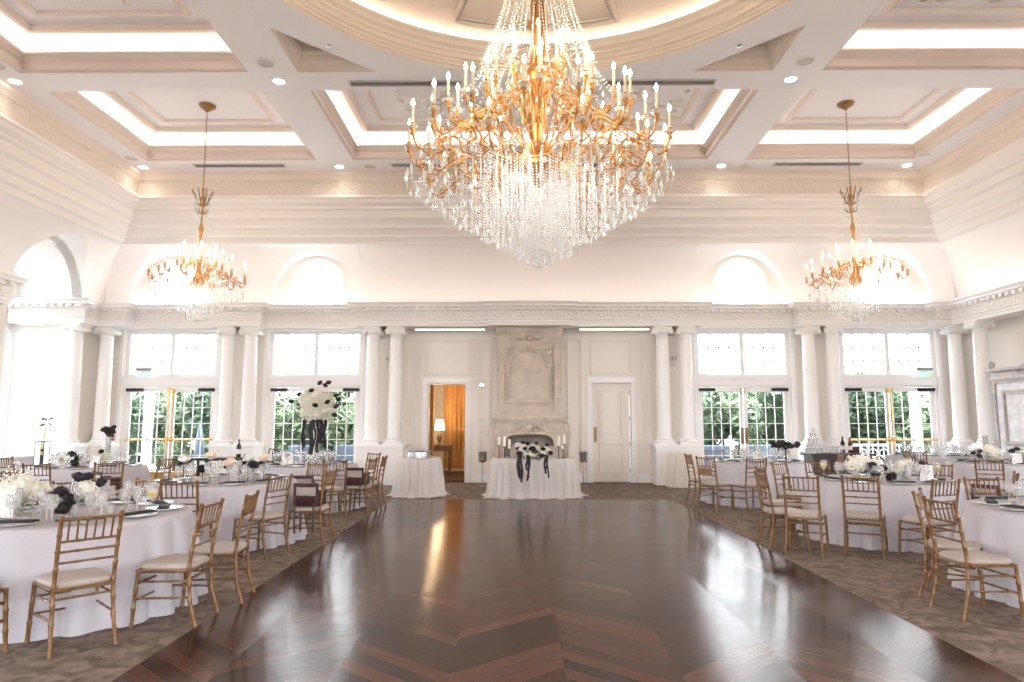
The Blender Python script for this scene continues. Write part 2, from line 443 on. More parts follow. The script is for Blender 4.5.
for q, (c, _) in enumerate(BAYS):
    m = MB(); n = 32
    for i in range(n):
        x0, z0 = c - 1.2 * cos(PI * i / n), 4.4 + 1.4 * sin(PI * i / n); x1, z1 = c - 1.2 * cos(PI * (i + 1) / n), 4.4 + 1.4 * sin(PI * (i + 1) / n)
        m.add([(x0, DW - cov(z0) - .01, z0), (x1, DW - cov(z1) - .01, z1), (x1, DW, z1), (x0, DW, z0)], [(0, 1, 2, 3)])
    struct(m.build('wall_arch_reveal', 'white_paint', smooth=True), 'curved reveal of an arched recess over a french door', 'wall')

# crown cornice (offset out from the soffit edge, z)
CR = [(0.0, 7.40), (.03, 7.36), (.03, 7.32), (.10, 7.26), (.12, 7.22)]
CR2 = [(.12, 7.22), (.16, 7.20), (.16, 6.86), (.12, 6.84)]
CR3 = [(.12, 6.84), (.04, 6.82), (.03, 6.76), (.08, 6.74), (.10, 6.66), (.22, 6.60), (.22, 6.54), (.30, 6.52), (.33, 6.42), (.34, 6.36), (.44, 6.32), (.50, 6.22), (.50, 6.16), (.60, 6.12), (.66, 6.02), (.66, 5.98), (.76, 5.96), (.80, 5.88), (.80, 5.84), (.93, 5.84)]
def cring(prof, name, mat, label):
    o = MB().rect_ring(-CXE, CXE, REAR, CYE, prof, skip_front=True).build(name, mat, auto=False)
    return struct(o, label, 'cornice')
cring(CR, 'trim_ceiling_edge', 'cream_molding', 'small cream moulding where ceiling meets wall')
cring(CR2, 'trim_crown_frieze', 'carved_frieze', 'carved scrollwork frieze under the ceiling')
m_ = MB().rect_ring(-CXE, CXE, REAR, CYE, [(.06, 6.826), (.10, 6.826)], skip_front=True)
struct(m_.build('trim_crown_light', 'crown_led'), 'hidden warm light strip below the carved frieze', 'light')
cring(CR3, 'trim_crown', 'crown_paint', 'deep stepped white crown cornice')

# ceiling soffit with coffer openings
def rect(x0, x1, y0, y1): return [(x0, y0), (x1, y0), (x1, y1), (x0, y1)]
ROWS = [(11.58, 14.88), (7.50, 10.92), (3.10, 6.50)]
COF = [(-8.7, -4.83, a, b) for a, b in ROWS] + [(4.83, 8.7, a, b) for a, b in ROWS] + [(-4.0, 4.0, 11.58, 14.88)]
DCY, DR = 6.95, 4.10
TRI = []
for sx in (-1, 1):
    for sy in (-1, 1):
        t = [(sx * 4.0, DCY + sy * 3.98), (sx * 4.0, DCY + sy * 2.65), (sx * 2.67, DCY + sy * 3.98)]
        TRI.append(t)
hs = [rect(*c) for c in COF] + [arc(0, DCY, DR, 0, 2 * PI, 96)[:-1]] + TRI
struct(MB().plate(rect(-CXE, CXE, REAR, CYE), hs, lambda u, v, w: (u, v, HZ + w), 0).build('ceiling', 'soffit_paint'), 'pale coffered ceiling with intersecting beams', 'ceiling')
struct(MB().box(-15, 15, REAR, 18, 10.3, 10.5).build('ceiling_roof_slab', 'soffit_paint'), 'roof over the coffers', 'ceiling')
roofside = MB().box(-11.3, -11.25, REAR, 17.75, 6.0, 10.3).box(11.25, 11.3, REAR, 17.75, 6, 10.3).box(-11.3, 11.3, 17.65, 17.7, 6, 10.3).box(-11.3, 11.3, REAR, REAR + .05, 7.41, 10.3)
struct(roofside.build('wall_attic', 'soffit_paint'), 'attic walls above the ballroom ceiling', 'wall')
def coffer(x0, x1, y0, y1, rings, carve):
    m = MB()
    m.rect_ring(x0, x1, y0, y1, [(0, 7.40), (0, 7.43), (-.05, 7.44), (-.05, 7.50), (.0, 7.52), (.0, 7.60), (-.03, 7.62), (-.06, 7.66), (-.10, 7.69), (-.10, 7.73), (.32, 7.73), (.32, 8.05)])
    struct(m.build('trim_coffer', 'cream_molding'), 'stepped cream moulding round a lit ceiling coffer', 'moulding')
    led = MB(); led.rect_ring(x0, x1, y0, y1, [(.12, 7.745), (.17, 7.745)])
    struct(led.build('trim_cove_light', 'cove_led'), 'hidden warm light strip in the ceiling cove', 'light')
    lid = MB().box(x0 - .32, x1 + .32, y0 - .32, y1 + .32, 8.03, 8.08)
    struct(lid.build('ceiling_coffer_lid', 'soffit_paint'), 'recessed ceiling panel inside the coffer', 'ceiling')
    p = MB(); i0 = .32
    p.rect_ring(x0 + i0, x1 - i0, y0 + i0, y1 - i0, [(.06, 8.03), (.06, 7.97), (.03, 7.965), (.03, 7.94), (-.05, 7.94), (-.09, 7.99), (-.09, 8.03)])
    i1 = .72
    if rings > 1: p.rect_ring(x0 + i1, x1 - i1, y0 + i1, y1 - i1, [(.05, 8.03), (.05, 8.0), (.02, 7.98), (-.03, 7.98), (-.06, 8.0), (-.06, 8.03)])
    struct(p.build('trim_ceiling_panel', 'cream_molding'), 'moulded frame on the coffer ceiling', 'moulding')
    if carve:
        cx, cy = (x0 + x1) / 2, (y0 + y1) / 2; hx, hy = (x1 - x0) / 2 - .95, (y1 - y0) / 2 - 1.0
        g = MB(); rnd = random.Random(int(cx * 10) + 55)
        for sx in (-1, 1):
            for sy in (-1, 1):
                for k in range(9 if hx < 2 else 14):
                    px, py = cx + sx * rnd.uniform(.15, hx), cy + sy * rnd.uniform(.05, hy); r = rnd.uniform(.09, .2); a0 = rnd.uniform(0, 6)
                    g.tube([(px + r * (1 - t / 11) * cos(a0 + t * .62), py + r * (1 - t / 11) * sin(a0 + t * .62), 8.005) for t in range(10)], [.032 - .002 * t for t in range(10)], 5)
                    g.ball((px + r * .3, py, 8.01), .04, 6, 4, .6)
        g.lathe([(.02, 7.96), (.12, 7.96), (.2, 8.0), (.24, 8.03)], cx, cy, 18)
        struct(g.build('trim_scrollwork', 'carved_white', smooth=True), 'carved plaster scrollwork on a ceiling panel', 'ornament')
for i, c in enumerate(COF):
    coffer(*c, 2, c[2] < 11 or i == 6)
for t in TRI:   # small three-sided recesses beside the dome
    m = MB(); cx, cy = sum(p[0] for p in t) / 3, sum(p[1] for p in t) / 3
    def ins(f, z): return [(cx + (p[0] - cx) * f, cy + (p[1] - cy) * f, z) for p in t]
    L_ = [ins(1, 7.4), ins(1, 7.46), ins(.94, 7.47), ins(.94, 7.56), ins(.88, 7.58), ins(.88, 7.68), ins(.8, 7.72), ins(.8, 7.8)]
    for a_, b_ in zip(L_[:-1], L_[1:]): m.add(a_ + b_, [(0, 1, 4, 3), (1, 2, 5, 4), (2, 0, 3, 5)])
    m.add(L_[-1], [(0, 1, 2)])
    struct(m.build('trim_corner_recess', 'cream_molding'), 'triangular moulded ceiling recess beside the dome', 'moulding')
# dome
rim = MB().lathe([(4.10, 7.40), (4.07, 7.43), (4.03, 7.43), (4.03, 7.47), (4.0, 7.48), (4.0, 7.52), (3.96, 7.53), (3.96, 7.6), (3.93, 7.62), (3.93, 7.66), (3.86, 7.69), (3.84, 7.74), (3.80, 7.76), (3.80, 7.80), (4.1, 7.80), (4.1, 8.0)], 0, DCY, 96)
struct(rim.build('trim_dome_rim', 'dome_paint'), 'heavy round moulding at the rim of the ceiling dome', 'moulding')
struct(MB().lathe([(3.93, 7.815), (3.99, 7.815)], 0, DCY, 64).build('trim_dome_light', 'dome_led'), 'hidden warm light strip round the dome', 'light')
def dz(r): return 7.93 + .72 * (1 - (r / 4.0) ** 2)
dome = MB().lathe([(4.1, 7.93), (4.0, 7.93)] + [(4.0 * cos(t * PI / 2 / 16), dz(4.0 * cos(t * PI / 2 / 16))) for t in range(1, 16)] + [(.02, dz(0))], 0, DCY, 96)
struct(dome.build('ceiling_dome', 'dome_paint', smooth=True), 'shallow cream dome rising over the big chandelier', 'ceiling')
for k in range(6):
    ac = PI / 2 + k * PI / 3; g = MB(); n = 14; h = math.radians(21)
    def P(r, a): return (r * cos(a), DCY + r * sin(a), dz(r) - .02)
    outl = [P(3.72, ac - h + 2 * h * i / n) for i in range(n + 1)] + [P(3.72 - 1.5 * i / 6, ac + h - (.04 * i / 6)) for i in range(1, 7)] + [P(2.22, ac + h - .04 - (2 * h - .08) * i / n) for i in range(1, n + 1)] + [P(2.22 + 1.5 * i / 6, ac - h + .04 * (6 - i) / 6) for i in range(1, 7)]
    g.tube(outl, .05, 6); mid_ = sum((Vector(p) for p in outl), Vector()) / len(outl); g.tube([Vector(p).lerp(mid_, .09) for p in outl], .022, 5); struct(g.build('trim_dome_panel', 'cream_molding', smooth=True), 'moulded panel frame on the inside of the dome', 'moulding')
g = MB().lathe([(.02, 8.52), (.35, 8.52), (.45, 8.58), (.6, 8.645)], 0, DCY, 32)
struct(g.build('trim_dome_rosette', 'carved_white', smooth=True), 'plaster rosette where the big chandelier hangs', 'ornament')

# entablature
EP = [(-.6, 3.86), (0, 3.86), (0, 3.92), (.02, 3.93), (.02, 3.99), (.05, 4.0), (.05, 4.02)]
EF = [(.05, 4.02), (.02, 4.03), (.02, 4.22), (.05, 4.23)]
EC = [(.05, 4.23), (.05, 4.30), (.14, 4.30), (.16, 4.32), (.16, 4.36), (.20, 4.41), (.20, 4.43), (-.7, 4.43)]
mainpath = [(-12.45, 16.05), (-10.62, 16.05), (-10.62, 16.65), (-9.98, 16.65), (-9.98, 17.0), (-7.85, 17.0), (-7.85, 16.65), (-6.62, 16.65), (-6.62, 17.0), (-4.28, 17.0), (-4.28, 16.65), (-1.0, 16.65), (-1.0, 16.50), (1.0, 16.50), (1.0, 16.65),
            (4.28, 16.65), (4.28, 17.0), (6.62, 17.0), (6.62, 16.65), (7.85, 16.65), (7.85, 17.0), (9.98, 17.0), (9.98, 16.65), (10.35, 16.65), (10.35, REAR)]
nearpath = [(-10.7, REAR), (-10.7, 12.9), (-10.5, 12.9), (-10.5, 13.5), (-12.4, 13.5)]
for nm, prof, mat, lab in (('trim_architrave', EP, 'white_paint', 'plain white architrave band over the columns'), ('trim_frieze', EF, 'carved_white', 'carved frieze band over the columns'), ('trim_cornice', EC, 'white_paint', 'white cornice with dentils over the columns')):
    m = MB(); m.sweep(mainpath, prof, -1); m.sweep(nearpath, prof, -1)
    if nm == 'trim_cornice':
        for path in (mainpath, nearpath):
            for p, q in zip(path[:-1], path[1:]):
                L_ = math.dist(p, q)
                if L_ < .3: continue
                k = int(L_ / .2); ux, uy = (q[0] - p[0]) / L_, (q[1] - p[1]) / L_; nx, ny = uy, -ux
                for i in range(k):
                    t = (i + .5) * L_ / k; cx, cy = p[0] + ux * t, p[1] + uy * t
                    if cy < 9: continue
                    w, dd = .055, .13
                    m.add([(cx + ux * s * w + nx * d_, cy + uy * s * w + ny * d_, z) for z in (4.235, 4.30) for s, d_ in ((-1, 0), (1, 0), (1, dd), (-1, dd))], [(0, 1, 2, 3), (4, 5, 6, 7), (0, 1, 5, 4), (1, 2, 6, 5), (2, 3, 7, 6), (3, 0, 4, 7)])
    struct(m.build(nm, mat), lab, 'entablature')

# light strips on top of the entablature
m = MB()
for x0, x1 in ((-4.2, 4.2),): m.box(x0, x1, 16.95, 17.0, 4.431, 4.445)
for x0, x1 in ((-7.8, -6.7), (6.7, 7.8)): m.box(x0, x1, 16.95, 17.0, 4.431, 4.445)
m.box(10.62, 10.67, 2, 16.5, 4.431, 4.445).box(-10.97, -10.92, 2, 13.5, 4.431, 4.445)
struct(m.build('trim_ledge_light', 'ledge_led'), 'hidden warm light strip on top of the entablature', 'light')
m = MB()
for c, _ in BAYS: m.box(c - 1.05, c + 1.05, 17.2, 17.25, 4.431, 4.445)  # glowing strips added to brighten the recesses
struct(m.build('trim_arch_fill', 'arch_fill_cool'), 'unseen glowing strip added to brighten the arched recesses', 'light')
# unseen wall behind the camera, added to limit daylight through three openings
hs = [[(c - 1.3, .2), (c + 1.3, .2), (c + 1.3, 4.2), (c - 1.3, 4.2)] for c in (-6.5, 0, 6.5)]
struct(MB().plate([(-11.3, -.1), (11.3, -.1), (11.3, 7.42), (-11.3, 7.42)], hs, lambda u, v, w: (u, REAR - w, v), .25).build('wall_rear_blocker', 'wall_paint'), 'unseen rear wall with wide openings, added to limit the daylight', 'wall')

# baseboards and wall panels on the back wall
def basebd(x0, x1, n): struct(MB().box(x0, x1, DW - .025, DW, 0, .17).box(x0, x1, DW - .035, DW, .17, .20).box(x0, x1, DW - .05, DW, 0, .04).build('baseboard_back_%d' % n, 'white_paint'), 'white baseboard on the back wall', 'baseboard')
for n_, (x0, x1) in enumerate([(-4.2, -2.72), (-1.45, -.95), (.95, 1.44), (2.74, 4.2), (-7.95, -6.65), (6.65, 7.95)]): basebd(x0, x1, n_ + 1)
struct(MB().box(10.97, 11, REAR, 17.4, 0, .2).build('baseboard_right', 'white_paint'), 'white baseboard on the right wall', 'baseboard')
struct(MB().box(-11, -10.97, 4, 13.9, 0, .2).build('baseboard_left', 'white_paint'), 'white baseboard on the left wall', 'baseboard')
def frame_xz(m, x0, x1, z0, z1, w, y0, d, bottom=True):
    m.box(x0, x0 + w, y0 - d, y0, z0, z1); m.box(x1 - w, x1, y0 - d, y0, z0, z1); m.box(x0 + w, x1 - w, y0 - d, y0, z1 - w, z1)
    if bottom: m.box(x0 + w, x1 - w, y0 - d, y0, z0, z0 + w)
    return m
k = 0
for x0, x1, z0, z1 in [(-2.62, -1.55, 2.72, 3.62), (1.58, 2.62, 2.72, 3.62), (-3.1, -2.86, .32, 3.62), (2.86, 3.1, .32, 3.62), (-1.3, -.98, .32, 3.62), (.98, 1.36, .32, 3.62)]:
    k += 1; m = MB(); frame_xz(m, x0, x1, z0, z1, .035, DW, .055); frame_xz(m, x0 + .035, x1 - .035, z0 + .035, z1 - .035, .035, DW, .025)
    struct(m.build('trim_%d' % k, 'wall_paint'), 'raised moulding frame above an interior door', 'moulding')
for x0, x1, z0, z1 in [(-2.78, -2.62, 2.7, 3.62), (-1.55, -1.38, 2.7, 3.62)]:
    k += 1; m = MB(); frame_xz(m, x0, x1, z0, z1, .025, DW, .05); struct(m.build('trim_%d' % k, 'wall_paint'), 'narrow moulding frame above the left doorway', 'moulding')
# door casings
for x0, x1, zt in [(-2.57, -1.60, 2.48), (1.60, 2.58, 2.50)]:
    k += 1; m = MB()
    for i, (w, d) in enumerate(((.13, .03), (.10, .045), (.04, .055))):
        m.box(x0 - w, x0 + .0, DW - d, DW, 0, zt + w); m.box(x1, x1 + w, DW - d, DW, 0, zt + w); m.box(x0, x1, DW - d, DW, zt, zt + w)
    m.box(x0, x0 + .02, DW, DW + .3, 0, zt); m.box(x1 - .02, x1, DW, DW + .3, 0, zt); m.box(x0, x1, DW, DW + .3, zt - .02, zt)
    struct(m.build('trim_%d' % k, 'white_paint'), 'white casing round an interior door', 'moulding')
# panelled interior door, right
D = struct(thing('door_5', 'closed cream panelled door right of the fireplace', 'door', (2.08, 17.46, 0)))
m = MB().box(-.47, .47, 0, .045, .01, 2.48)
m.build('door_leaf', 'wall_paint', D)
m = MB()
for z0, z1 in ((1.08, 2.30), (.82, 1.0), (.62, .76), (.22, .55)):
    frame_xz(m, -.30, .30, z0, z1, .03, 0, .05); m.box(-.22, .22, -.03, 0, z0 + .08, z1 - .08) if z1 - z0 > .2 else None
m.build('panel_moulding', 'wall_paint', D)
MB().box(-.43, -.36, -.02, 0, 1.0, 1.38, .02).tube([(-.395, -.02, 1.06), (-.395, -.06, 1.08), (-.395, -.06, 1.3), (-.395, -.02, 1.32)], .012, 6).build('pull_handle', 'bronze', D)['label'] = 'dark brass pull plate'
for z in (.3, .95, 1.6, 2.25): MB().tube([(.475, -.015, z - .05), (.475, -.015, z + .05)], .012, 6).build('hinge', 'bronze', D)

# french doors with transom windows
def french(i, c, style):
    y = DW + .08
    Wn = struct(thing('window_%d' % (i + 1), '%s two-light transom window over the french doors' % ('far left', 'centre left', 'centre right', 'far right')[i], 'window', (c, y, 2.42)))
    m = MB(); z0, z1 = .24, 1.40
    m.box(-1.2, -1.1, -.05, .08, 0, z1); m.box(1.1, 1.2, -.05, .08, 0, z1); m.box(-1.1, 1.1, -.05, .08, z1 - .07, z1); m.box(-1.1, 1.1, -.05, .08, z0, z0 + .06); m.box(-.05, .05, -.05, .08, z0 + .06, z1 - .07)
    m.box(-1.2, 1.2, -.09, .1, 0, .24, .01); m.box(-1.2, 1.2, -.12, -.09, .19, .24)
    m.build('window_frame', 'white_paint', Wn)
    m = MB()
    for s in (-1, 1):
        for k in (1, 2, 3): x = s * (.05 + 1.05 * k / 4); m.box(x - .014, x + .014, -.01, .04, z0 + .06, z1 - .07)
        for k in (1, 2): z = z0 + .06 + (z1 - .13 - z0) * k / 3; m.box(min(s * .05, s * 1.1), max(s * .05, s * 1.1), -.01, .04, z - .013, z + .013)
    m.build('muntins', 'white_paint', Wn)
    MB().box(-1.1, 1.1, .012, .018, z0, z1).build('pane', 'window_glass', Wn)
    Dn = struct(thing('door_%d' % (i + 1), '%s pair of glazed french doors to the garden' % ('far left', 'centre left', 'centre right', 'far right')[i], 'door', (c, y, 0)))
    m = MB(); m.box(-1.2, -1.13, -.05, .08, 0, 2.42); m.box(1.13, 1.2, -.05, .08, 0, 2.42); m.box(-1.13, 1.13, -.05, .08, 2.38, 2.42); m.build('door_frame', 'white_paint', Dn)
    for s in (-1, 1):
        m = MB(); a, b = (.01, 1.12); X = lambda q: s * q
        def bx(m, p, q, z0, z1, y0=-.02, y1=.03): m.box(min(X(p), X(q)), max(X(p), X(q)), y0, y1, z0, z1)
        bx(m, a, .10, .02, 2.37); bx(m, 1.03, b, .02, 2.37); bx(m, .10, 1.03, 2.27, 2.37); bx(m, .10, 1.03, .02, .26)
        lf = m.build('door_leaf', 'white_paint', Dn)
        m = MB()
        for k in (1, 2, 3): q = .10 + .93 * k / 4; bx(m, q - .01, q + .01, .26, 2.27, -.005, .02)
        for k in (1, 2, 3, 4): z = .26 + 2.01 * k / 5; bx(m, .10, 1.03, z - .01, z + .01, -.005, .02)
        m.build('muntins', 'white_paint', lf)
        m = MB(); bx(m, .1, 1.03, .26, 2.27, .006, .012); m.build('pane', 'window_glass', lf)
        m = MB(); bx(m, .06, 1.08, .03, .25, -.024, -.02); m.build('kick_plate', 'brass', Dn)['label'] = 'brass kick plate'
        m = MB(); bx(m, .72, 1.13, 2.28, 2.36, -.10, -.02); m.build('door_closer', 'dark_metal', Dn)
        if style == 'bar':
            m = MB(); m.tube([(X(.04), -.09, 1.06), (X(1.1), -.09, 1.06)], .024, 8); bx(m, .02, .09, 1.02, 1.12, -.1, -.02); bx(m, 1.06, 1.11, 1.03, 1.09, -.1, -.02)
            m.build('panic_bar', 'brass', Dn, auto=True)
            m = MB(); m.tube([(X(.045), -.04, .3), (X(.045), -.04, 2.33)], .012, 6); bx(m, .015, .085, 2.24, 2.36, -.05, -.02); m.build('vertical_rod', 'brass', Dn)
        else:
            m = MB(); bx(m, .02, .09, .96, 1.36, -.035, -.02); m.tube([(X(.055), -.03, 1.02), (X(.055), -.07, 1.04), (X(.055), -.07, 1.28), (X(.055), -.03, 1.30)], .012, 6); m.build('pull_handle', 'bronze', Dn)
            m = MB(); m.tube([(X(.05), -.03, 2.2), (X(.05), -.03, 2.36)], .01, 6); m.build('flush_bolt', 'bronze', Dn)
for c, i in BAYS: french(i, c, 'bar' if i in (0, 3) else 'pull')
# jamb trims of the bays and round windows
for c, i in BAYS:
    m = MB(); m.box(c - 1.32, c - 1.2, DW - .06, DW, 0, 3.86); m.box(c + 1.2, c + 1.32, DW - .06, DW, 0, 3.86); m.box(c - 1.2, c + 1.2, DW - .06, DW, 3.82, 3.88)
    m.box(c - 1.27, c - 1.22, DW - .085, DW - .06, 0, 3.86); m.box(c + 1.22, c + 1.27, DW - .085, DW - .06, 0, 3.86)
    k += 1; struct(m.build('trim_%d' % k, 'white_paint'), 'white casing of a tall french door opening', 'moulding')
    Wn = struct(thing('window_%d' % (i + 5), '%s round window in its arched recess' % ('far left', 'centre left', 'centre right', 'far right')[i], 'window', (c, DW, 5.02)))
    m = MB(); vs = []; fs = []; prof = [(.61, .0), (.61, -.03), (.66, -.05), (.70, -.03), (.70, 0)]
    n = 40
    for j in range(n):
        t = 2 * PI * j / n
        for r, yy in prof: vs.append((r * cos(t), yy, r * sin(t)))
    m.add(vs, [(j * 5 + q, ((j + 1) % n) * 5 + q, ((j + 1) % n) * 5 + q + 1, j * 5 + q + 1) for j in range(n) for q in range(4)])
    m.build('window_frame', 'white_paint', Wn, auto=True)
    m = MB(); m.add([(.61 * cos(2 * PI * j / n), .12, .61 * sin(2 * PI * j / n)) for j in range(n)], [tuple(range(n))]); m.build('pane', 'window_glass', Wn)
# side windows
wi = 9
for sx in (-1, 1):
    for a_, b_ in side_open:
        Wn = struct(thing('window_%d' % wi, 'tall side window of the ballroom', 'window', (sx * (HW + .1), (a_ + b_) / 2, .3))); wi += 1
        m = MB(); h = 3.7; w = (b_ - a_) / 2
        m.box(-.05, .06, -w, -w + .1, 0, h); m.box(-.05, .06, w - .1, w, 0, h); m.box(-.05, .06, -w, w, 0, .1); m.box(-.05, .06, -w, w, h - .1, h); m.box(-.05, .06, -w, w, 2.1, 2.3); m.box(-.04, .05, -.04, .04, 0, h)
        m.build('window_frame', 'white_paint', Wn)
        m = MB()
        for q in range(1, 8): y_ = -w + 2 * w * q / 8; m.box(0, .02, y_ - .01, y_ + .01, 0, h)
        for q in range(1, 9): m.box(0, .02, -w, w, h * q / 9 - .01, h * q / 9 + .01)
        m.build('muntins', 'white_paint', Wn)
        MB().box(.008, .012, -w, w, 0, h).build('pane', 'window_glass', Wn)
Wn = struct(thing('window_%d' % wi, 'tall window in the left alcove', 'window', (-12.7, 15.3, .5)))
m = MB(); m.box(-.04, .04, -1.05, -.97, 0, 3.3); m.box(-.04, .04, .97, 1.05, 0, 3.3); m.box(-.04, .04, -.04, .04, 0, 3.3); m.box(-.04, .04, -.97, .97, 0, .08); m.box(-.04, .04, -.97, .97, 3.22, 3.3); m.box(-.04, .04, -.97, .97, 1.9, 2.05)
m.build('window_frame', 'white_paint', Wn); MB().box(0, .005, -1.05, 1.05, 0, 3.3).build('pane', 'window_glass', Wn)

# ------------------------------------------------------------ columns
def column_mesh():
    parts = {}
    sh = MB().lathe([(.175, 1.12), (.172, 1.2), (.170, 2.0), (.160, 2.9), (.148, 3.55), (.150, 3.58), (.165, 3.60), (.150, 3.62), (.148, 3.66)], 0, 0, 28)
    parts['shaft'] = sh
    parts['base'] = MB().box(-.235, .235, -.235, .235, .96, 1.02).lathe([(.22, 1.02), (.235, 1.035), (.235, 1.05), (.22, 1.065), (.195, 1.07), (.19, 1.085), (.205, 1.09), (.21, 1.10), (.205, 1.115), (.178, 1.125)], 0, 0, 28)
    cp = MB().box(-.215, .215, -.215, .215, 3.80, 3.86, .01).lathe([(.15, 3.66), (.19, 3.70), (.19, 3.75), (.15, 3.78)], 0, 0, 24)
    for sx in (-1, 1):
        for sy in (-1, 1):
            cx = sx * .185
            sp = [(cx + sx * .062 * (1 - t / 14) * cos(t * .75 + 1.57) , sy * .2, 3.735 + .062 * (1 - t / 14) * sin(t * .75 + 1.57)) for t in range(13)]
            cp.tube(sp, .014, 5)
        cyl = MB(); n = 16; r = .066; vs = []
        for yy in (-.195, .195): vs += [(sx * .185 + r * cos(2 * PI * q / n), yy, 3.735 + r * sin(2 * PI * q / n)) for q in range(n)]
        cp.add(vs, [(q, (q + 1) % n, (q + 1) % n + n, q + n) for q in range(n)] + [tuple(range(n)), tuple(range(n, 2 * n))])
    cp.box(-.185, .185, -.19, .19, 3.75, 3.80)
    parts['capital'] = cp
    return parts
CP = column_mesh(); COLP = None
def column(x, y, label):
    global COLP
    if COLP is None:
        t = thing('column', label, 'column', (x, y, 0), kind='thing')
        CP['shaft'].build('shaft', 'column_paint', t, smooth=True); CP['base'].build('base', 'column_paint', t, auto=True); CP['capital'].build('capital', 'column_paint', t, auto=True)
        COLP = t
    else: t = dup(COLP, (x, y, 0), 0, label)
    return t
YC = 16.93
nm = {-3.6: 'of the pair left of the open doorway', 3.6: 'of the pair right of the closed door', -7.23: 'of the pair between the two left french doors', 7.23: 'of the pair between the two right french doors'}
for cx in (-7.23, -3.6, 3.6, 7.23):
    for s in (-1, 1):
        column(cx + s * .285, YC, '%s white ionic column %s' % ('left' if s < 0 else 'right', nm[cx]))
column(-10.57, YC, 'white ionic column at the left end of the back wall'); column(10.57, YC, 'white ionic column at the right end of the back wall')
column(-10.92, 16.27, 'white ionic column at the far jamb of the bright left alcove'); column(10.47, 15.85, 'white ionic column on the right wall just behind the armoire')
def pedestal(x0, x1, y0, y1, label):
    t = thing('column_pedestal', label, 'pedestal', ((x0 + x1) / 2, (y0 + y1) / 2, 0), kind='thing'); w, d = (x1 - x0) / 2, (y1 - y0) / 2
    MB().box(-w, w, -d, d, 0, .9).build('body', 'white_paint', t)
    MB().box(-w - .04, w + .04, -d - .04, d, .9, .96, .012).box(-w - .02, w + .02, -d - .02, d, .86, .9).build('cap', 'white_paint', t)
    MB().box(-w - .03, w + .03, -d - .03, d, 0, .12).box(-w - .015, w + .015, -d - .015, d, .12, .17).build('plinth', 'white_paint', t)
    m = MB(); n = max(1, int(round(2 * w / .5)))
    for i in range(n): a0 = -w + 2 * w * i / n + .05; frame_xz(m, a0, a0 + 2 * w / n - .1, .24, .8, .02, -d, .012)
    m.build('panel_moulding', 'white_paint', t)
for cx in (-7.23, -3.6, 3.6, 7.23): pedestal(cx - .54, cx + .54, 16.68, 17.39, 'white panelled pedestal under the columns ' + nm[cx])
pedestal(-10.85, -10.36, 16.68, 17.39, 'white pedestal under the column in the left back corner'); pedestal(10.36, 10.85, 16.68, 17.39, 'white pedestal under the column in the right back corner')
pedestal(-11.2, -10.64, 16.02, 16.52, 'white pedestal under the column on the left wall'); pedestal(10.2, 10.75, 15.58, 16.12, 'white pedestal under the column on the right wall')

# ------------------------------------------------------------ fireplace
F = thing('fireplace', 'carved limestone fireplace with tall arched overmantel on the back wall', 'fireplace', (0, 17.39, 0), kind='thing')
om = MB(); y0 = -.48
om.box(-.79, .79, y0, 0, 1.64, 3.80); om.box(-.84, .84, y0 - .04, 0, 3.72, 3.86, .015); om.box(-.81, .81, y0 - .02, 0, 3.66, 3.72); om.box(-.84, .84, y0 - .03, 0, 1.64, 1.72)
om.build('overmantel', 'limestone', F)
m = MB(); 
# pilaster strips, outer frame and arched inner frame
for s in (-1, 1):
    m.box(min(s * .62, s * .74), max(s * .62, s * .74), y0 - .07, y0, 1.85, 3.42); m.box(min(s * .60, s * .76), max(s * .60, s * .76), y0 - .09, y0, 3.34, 3.42); m.box(min(s * .6, s * .76), max(s * .6, s * .76), y0 - .09, y0, 1.78, 1.9)
m.box(-.62, .62, y0 - .07, y0, 1.98, 2.06); m.box(-.78, .78, y0 - .03, y0, 3.42, 3.47); m.box(-.62, .62, y0 - .02, y0, 3.36, 3.42)
ap = [(-.50, 2.06), (-.50, 2.86), (-.42, 2.86), (-.42, 2.92)] + [(-.42 * cos(PI * i / 16), 2.92 + .36 * sin(PI * i / 16)) for i in range(1, 16)] + [(.42, 2.92), (.42, 2.86), (.50, 2.86), (.50, 2.06)]
m.tube([(x, y0 - .02, z) for x, z in ap], .032, 6); m.tube([(x * 1.13, y0 - .02, z + (.05 if z > 2.87 else 0)) for x, z in ap], .022, 6)
m.build('arched_frame', 'limestone', F, auto=True)
m = MB(); rnd = random.Random(3)
m.ball((0, y0 - .03, 3.58), .09, 10, 6, .8)
for s in (-1, 1):
    m.tube([(s * (.08 + .055 * t), y0 - .04, 3.62 - .012 * t - .02 * sin(t)) for t in range(6)], [.035, .04, .035, .03, .02, .01], 6)
    for k_ in range(3): m.tube([(s * (.1 + .08 * k_), y0 - .03, 3.56), (s * (.14 + .08 * k_), y0 - .04, 3.52)], [.025, .01], 5)
    for k_ in range(16):
        x, z = s * rnd.uniform(.36, .55), rnd.uniform(3.1, 3.34)
        m.ball((x, y0 - .01, z), rnd.uniform(.02, .035), 6, 4)
m.ball((0, y0 - .03, 3.33), .06, 8, 5, 1.2)
m.build('carving', 'limestone', F, smooth=True)
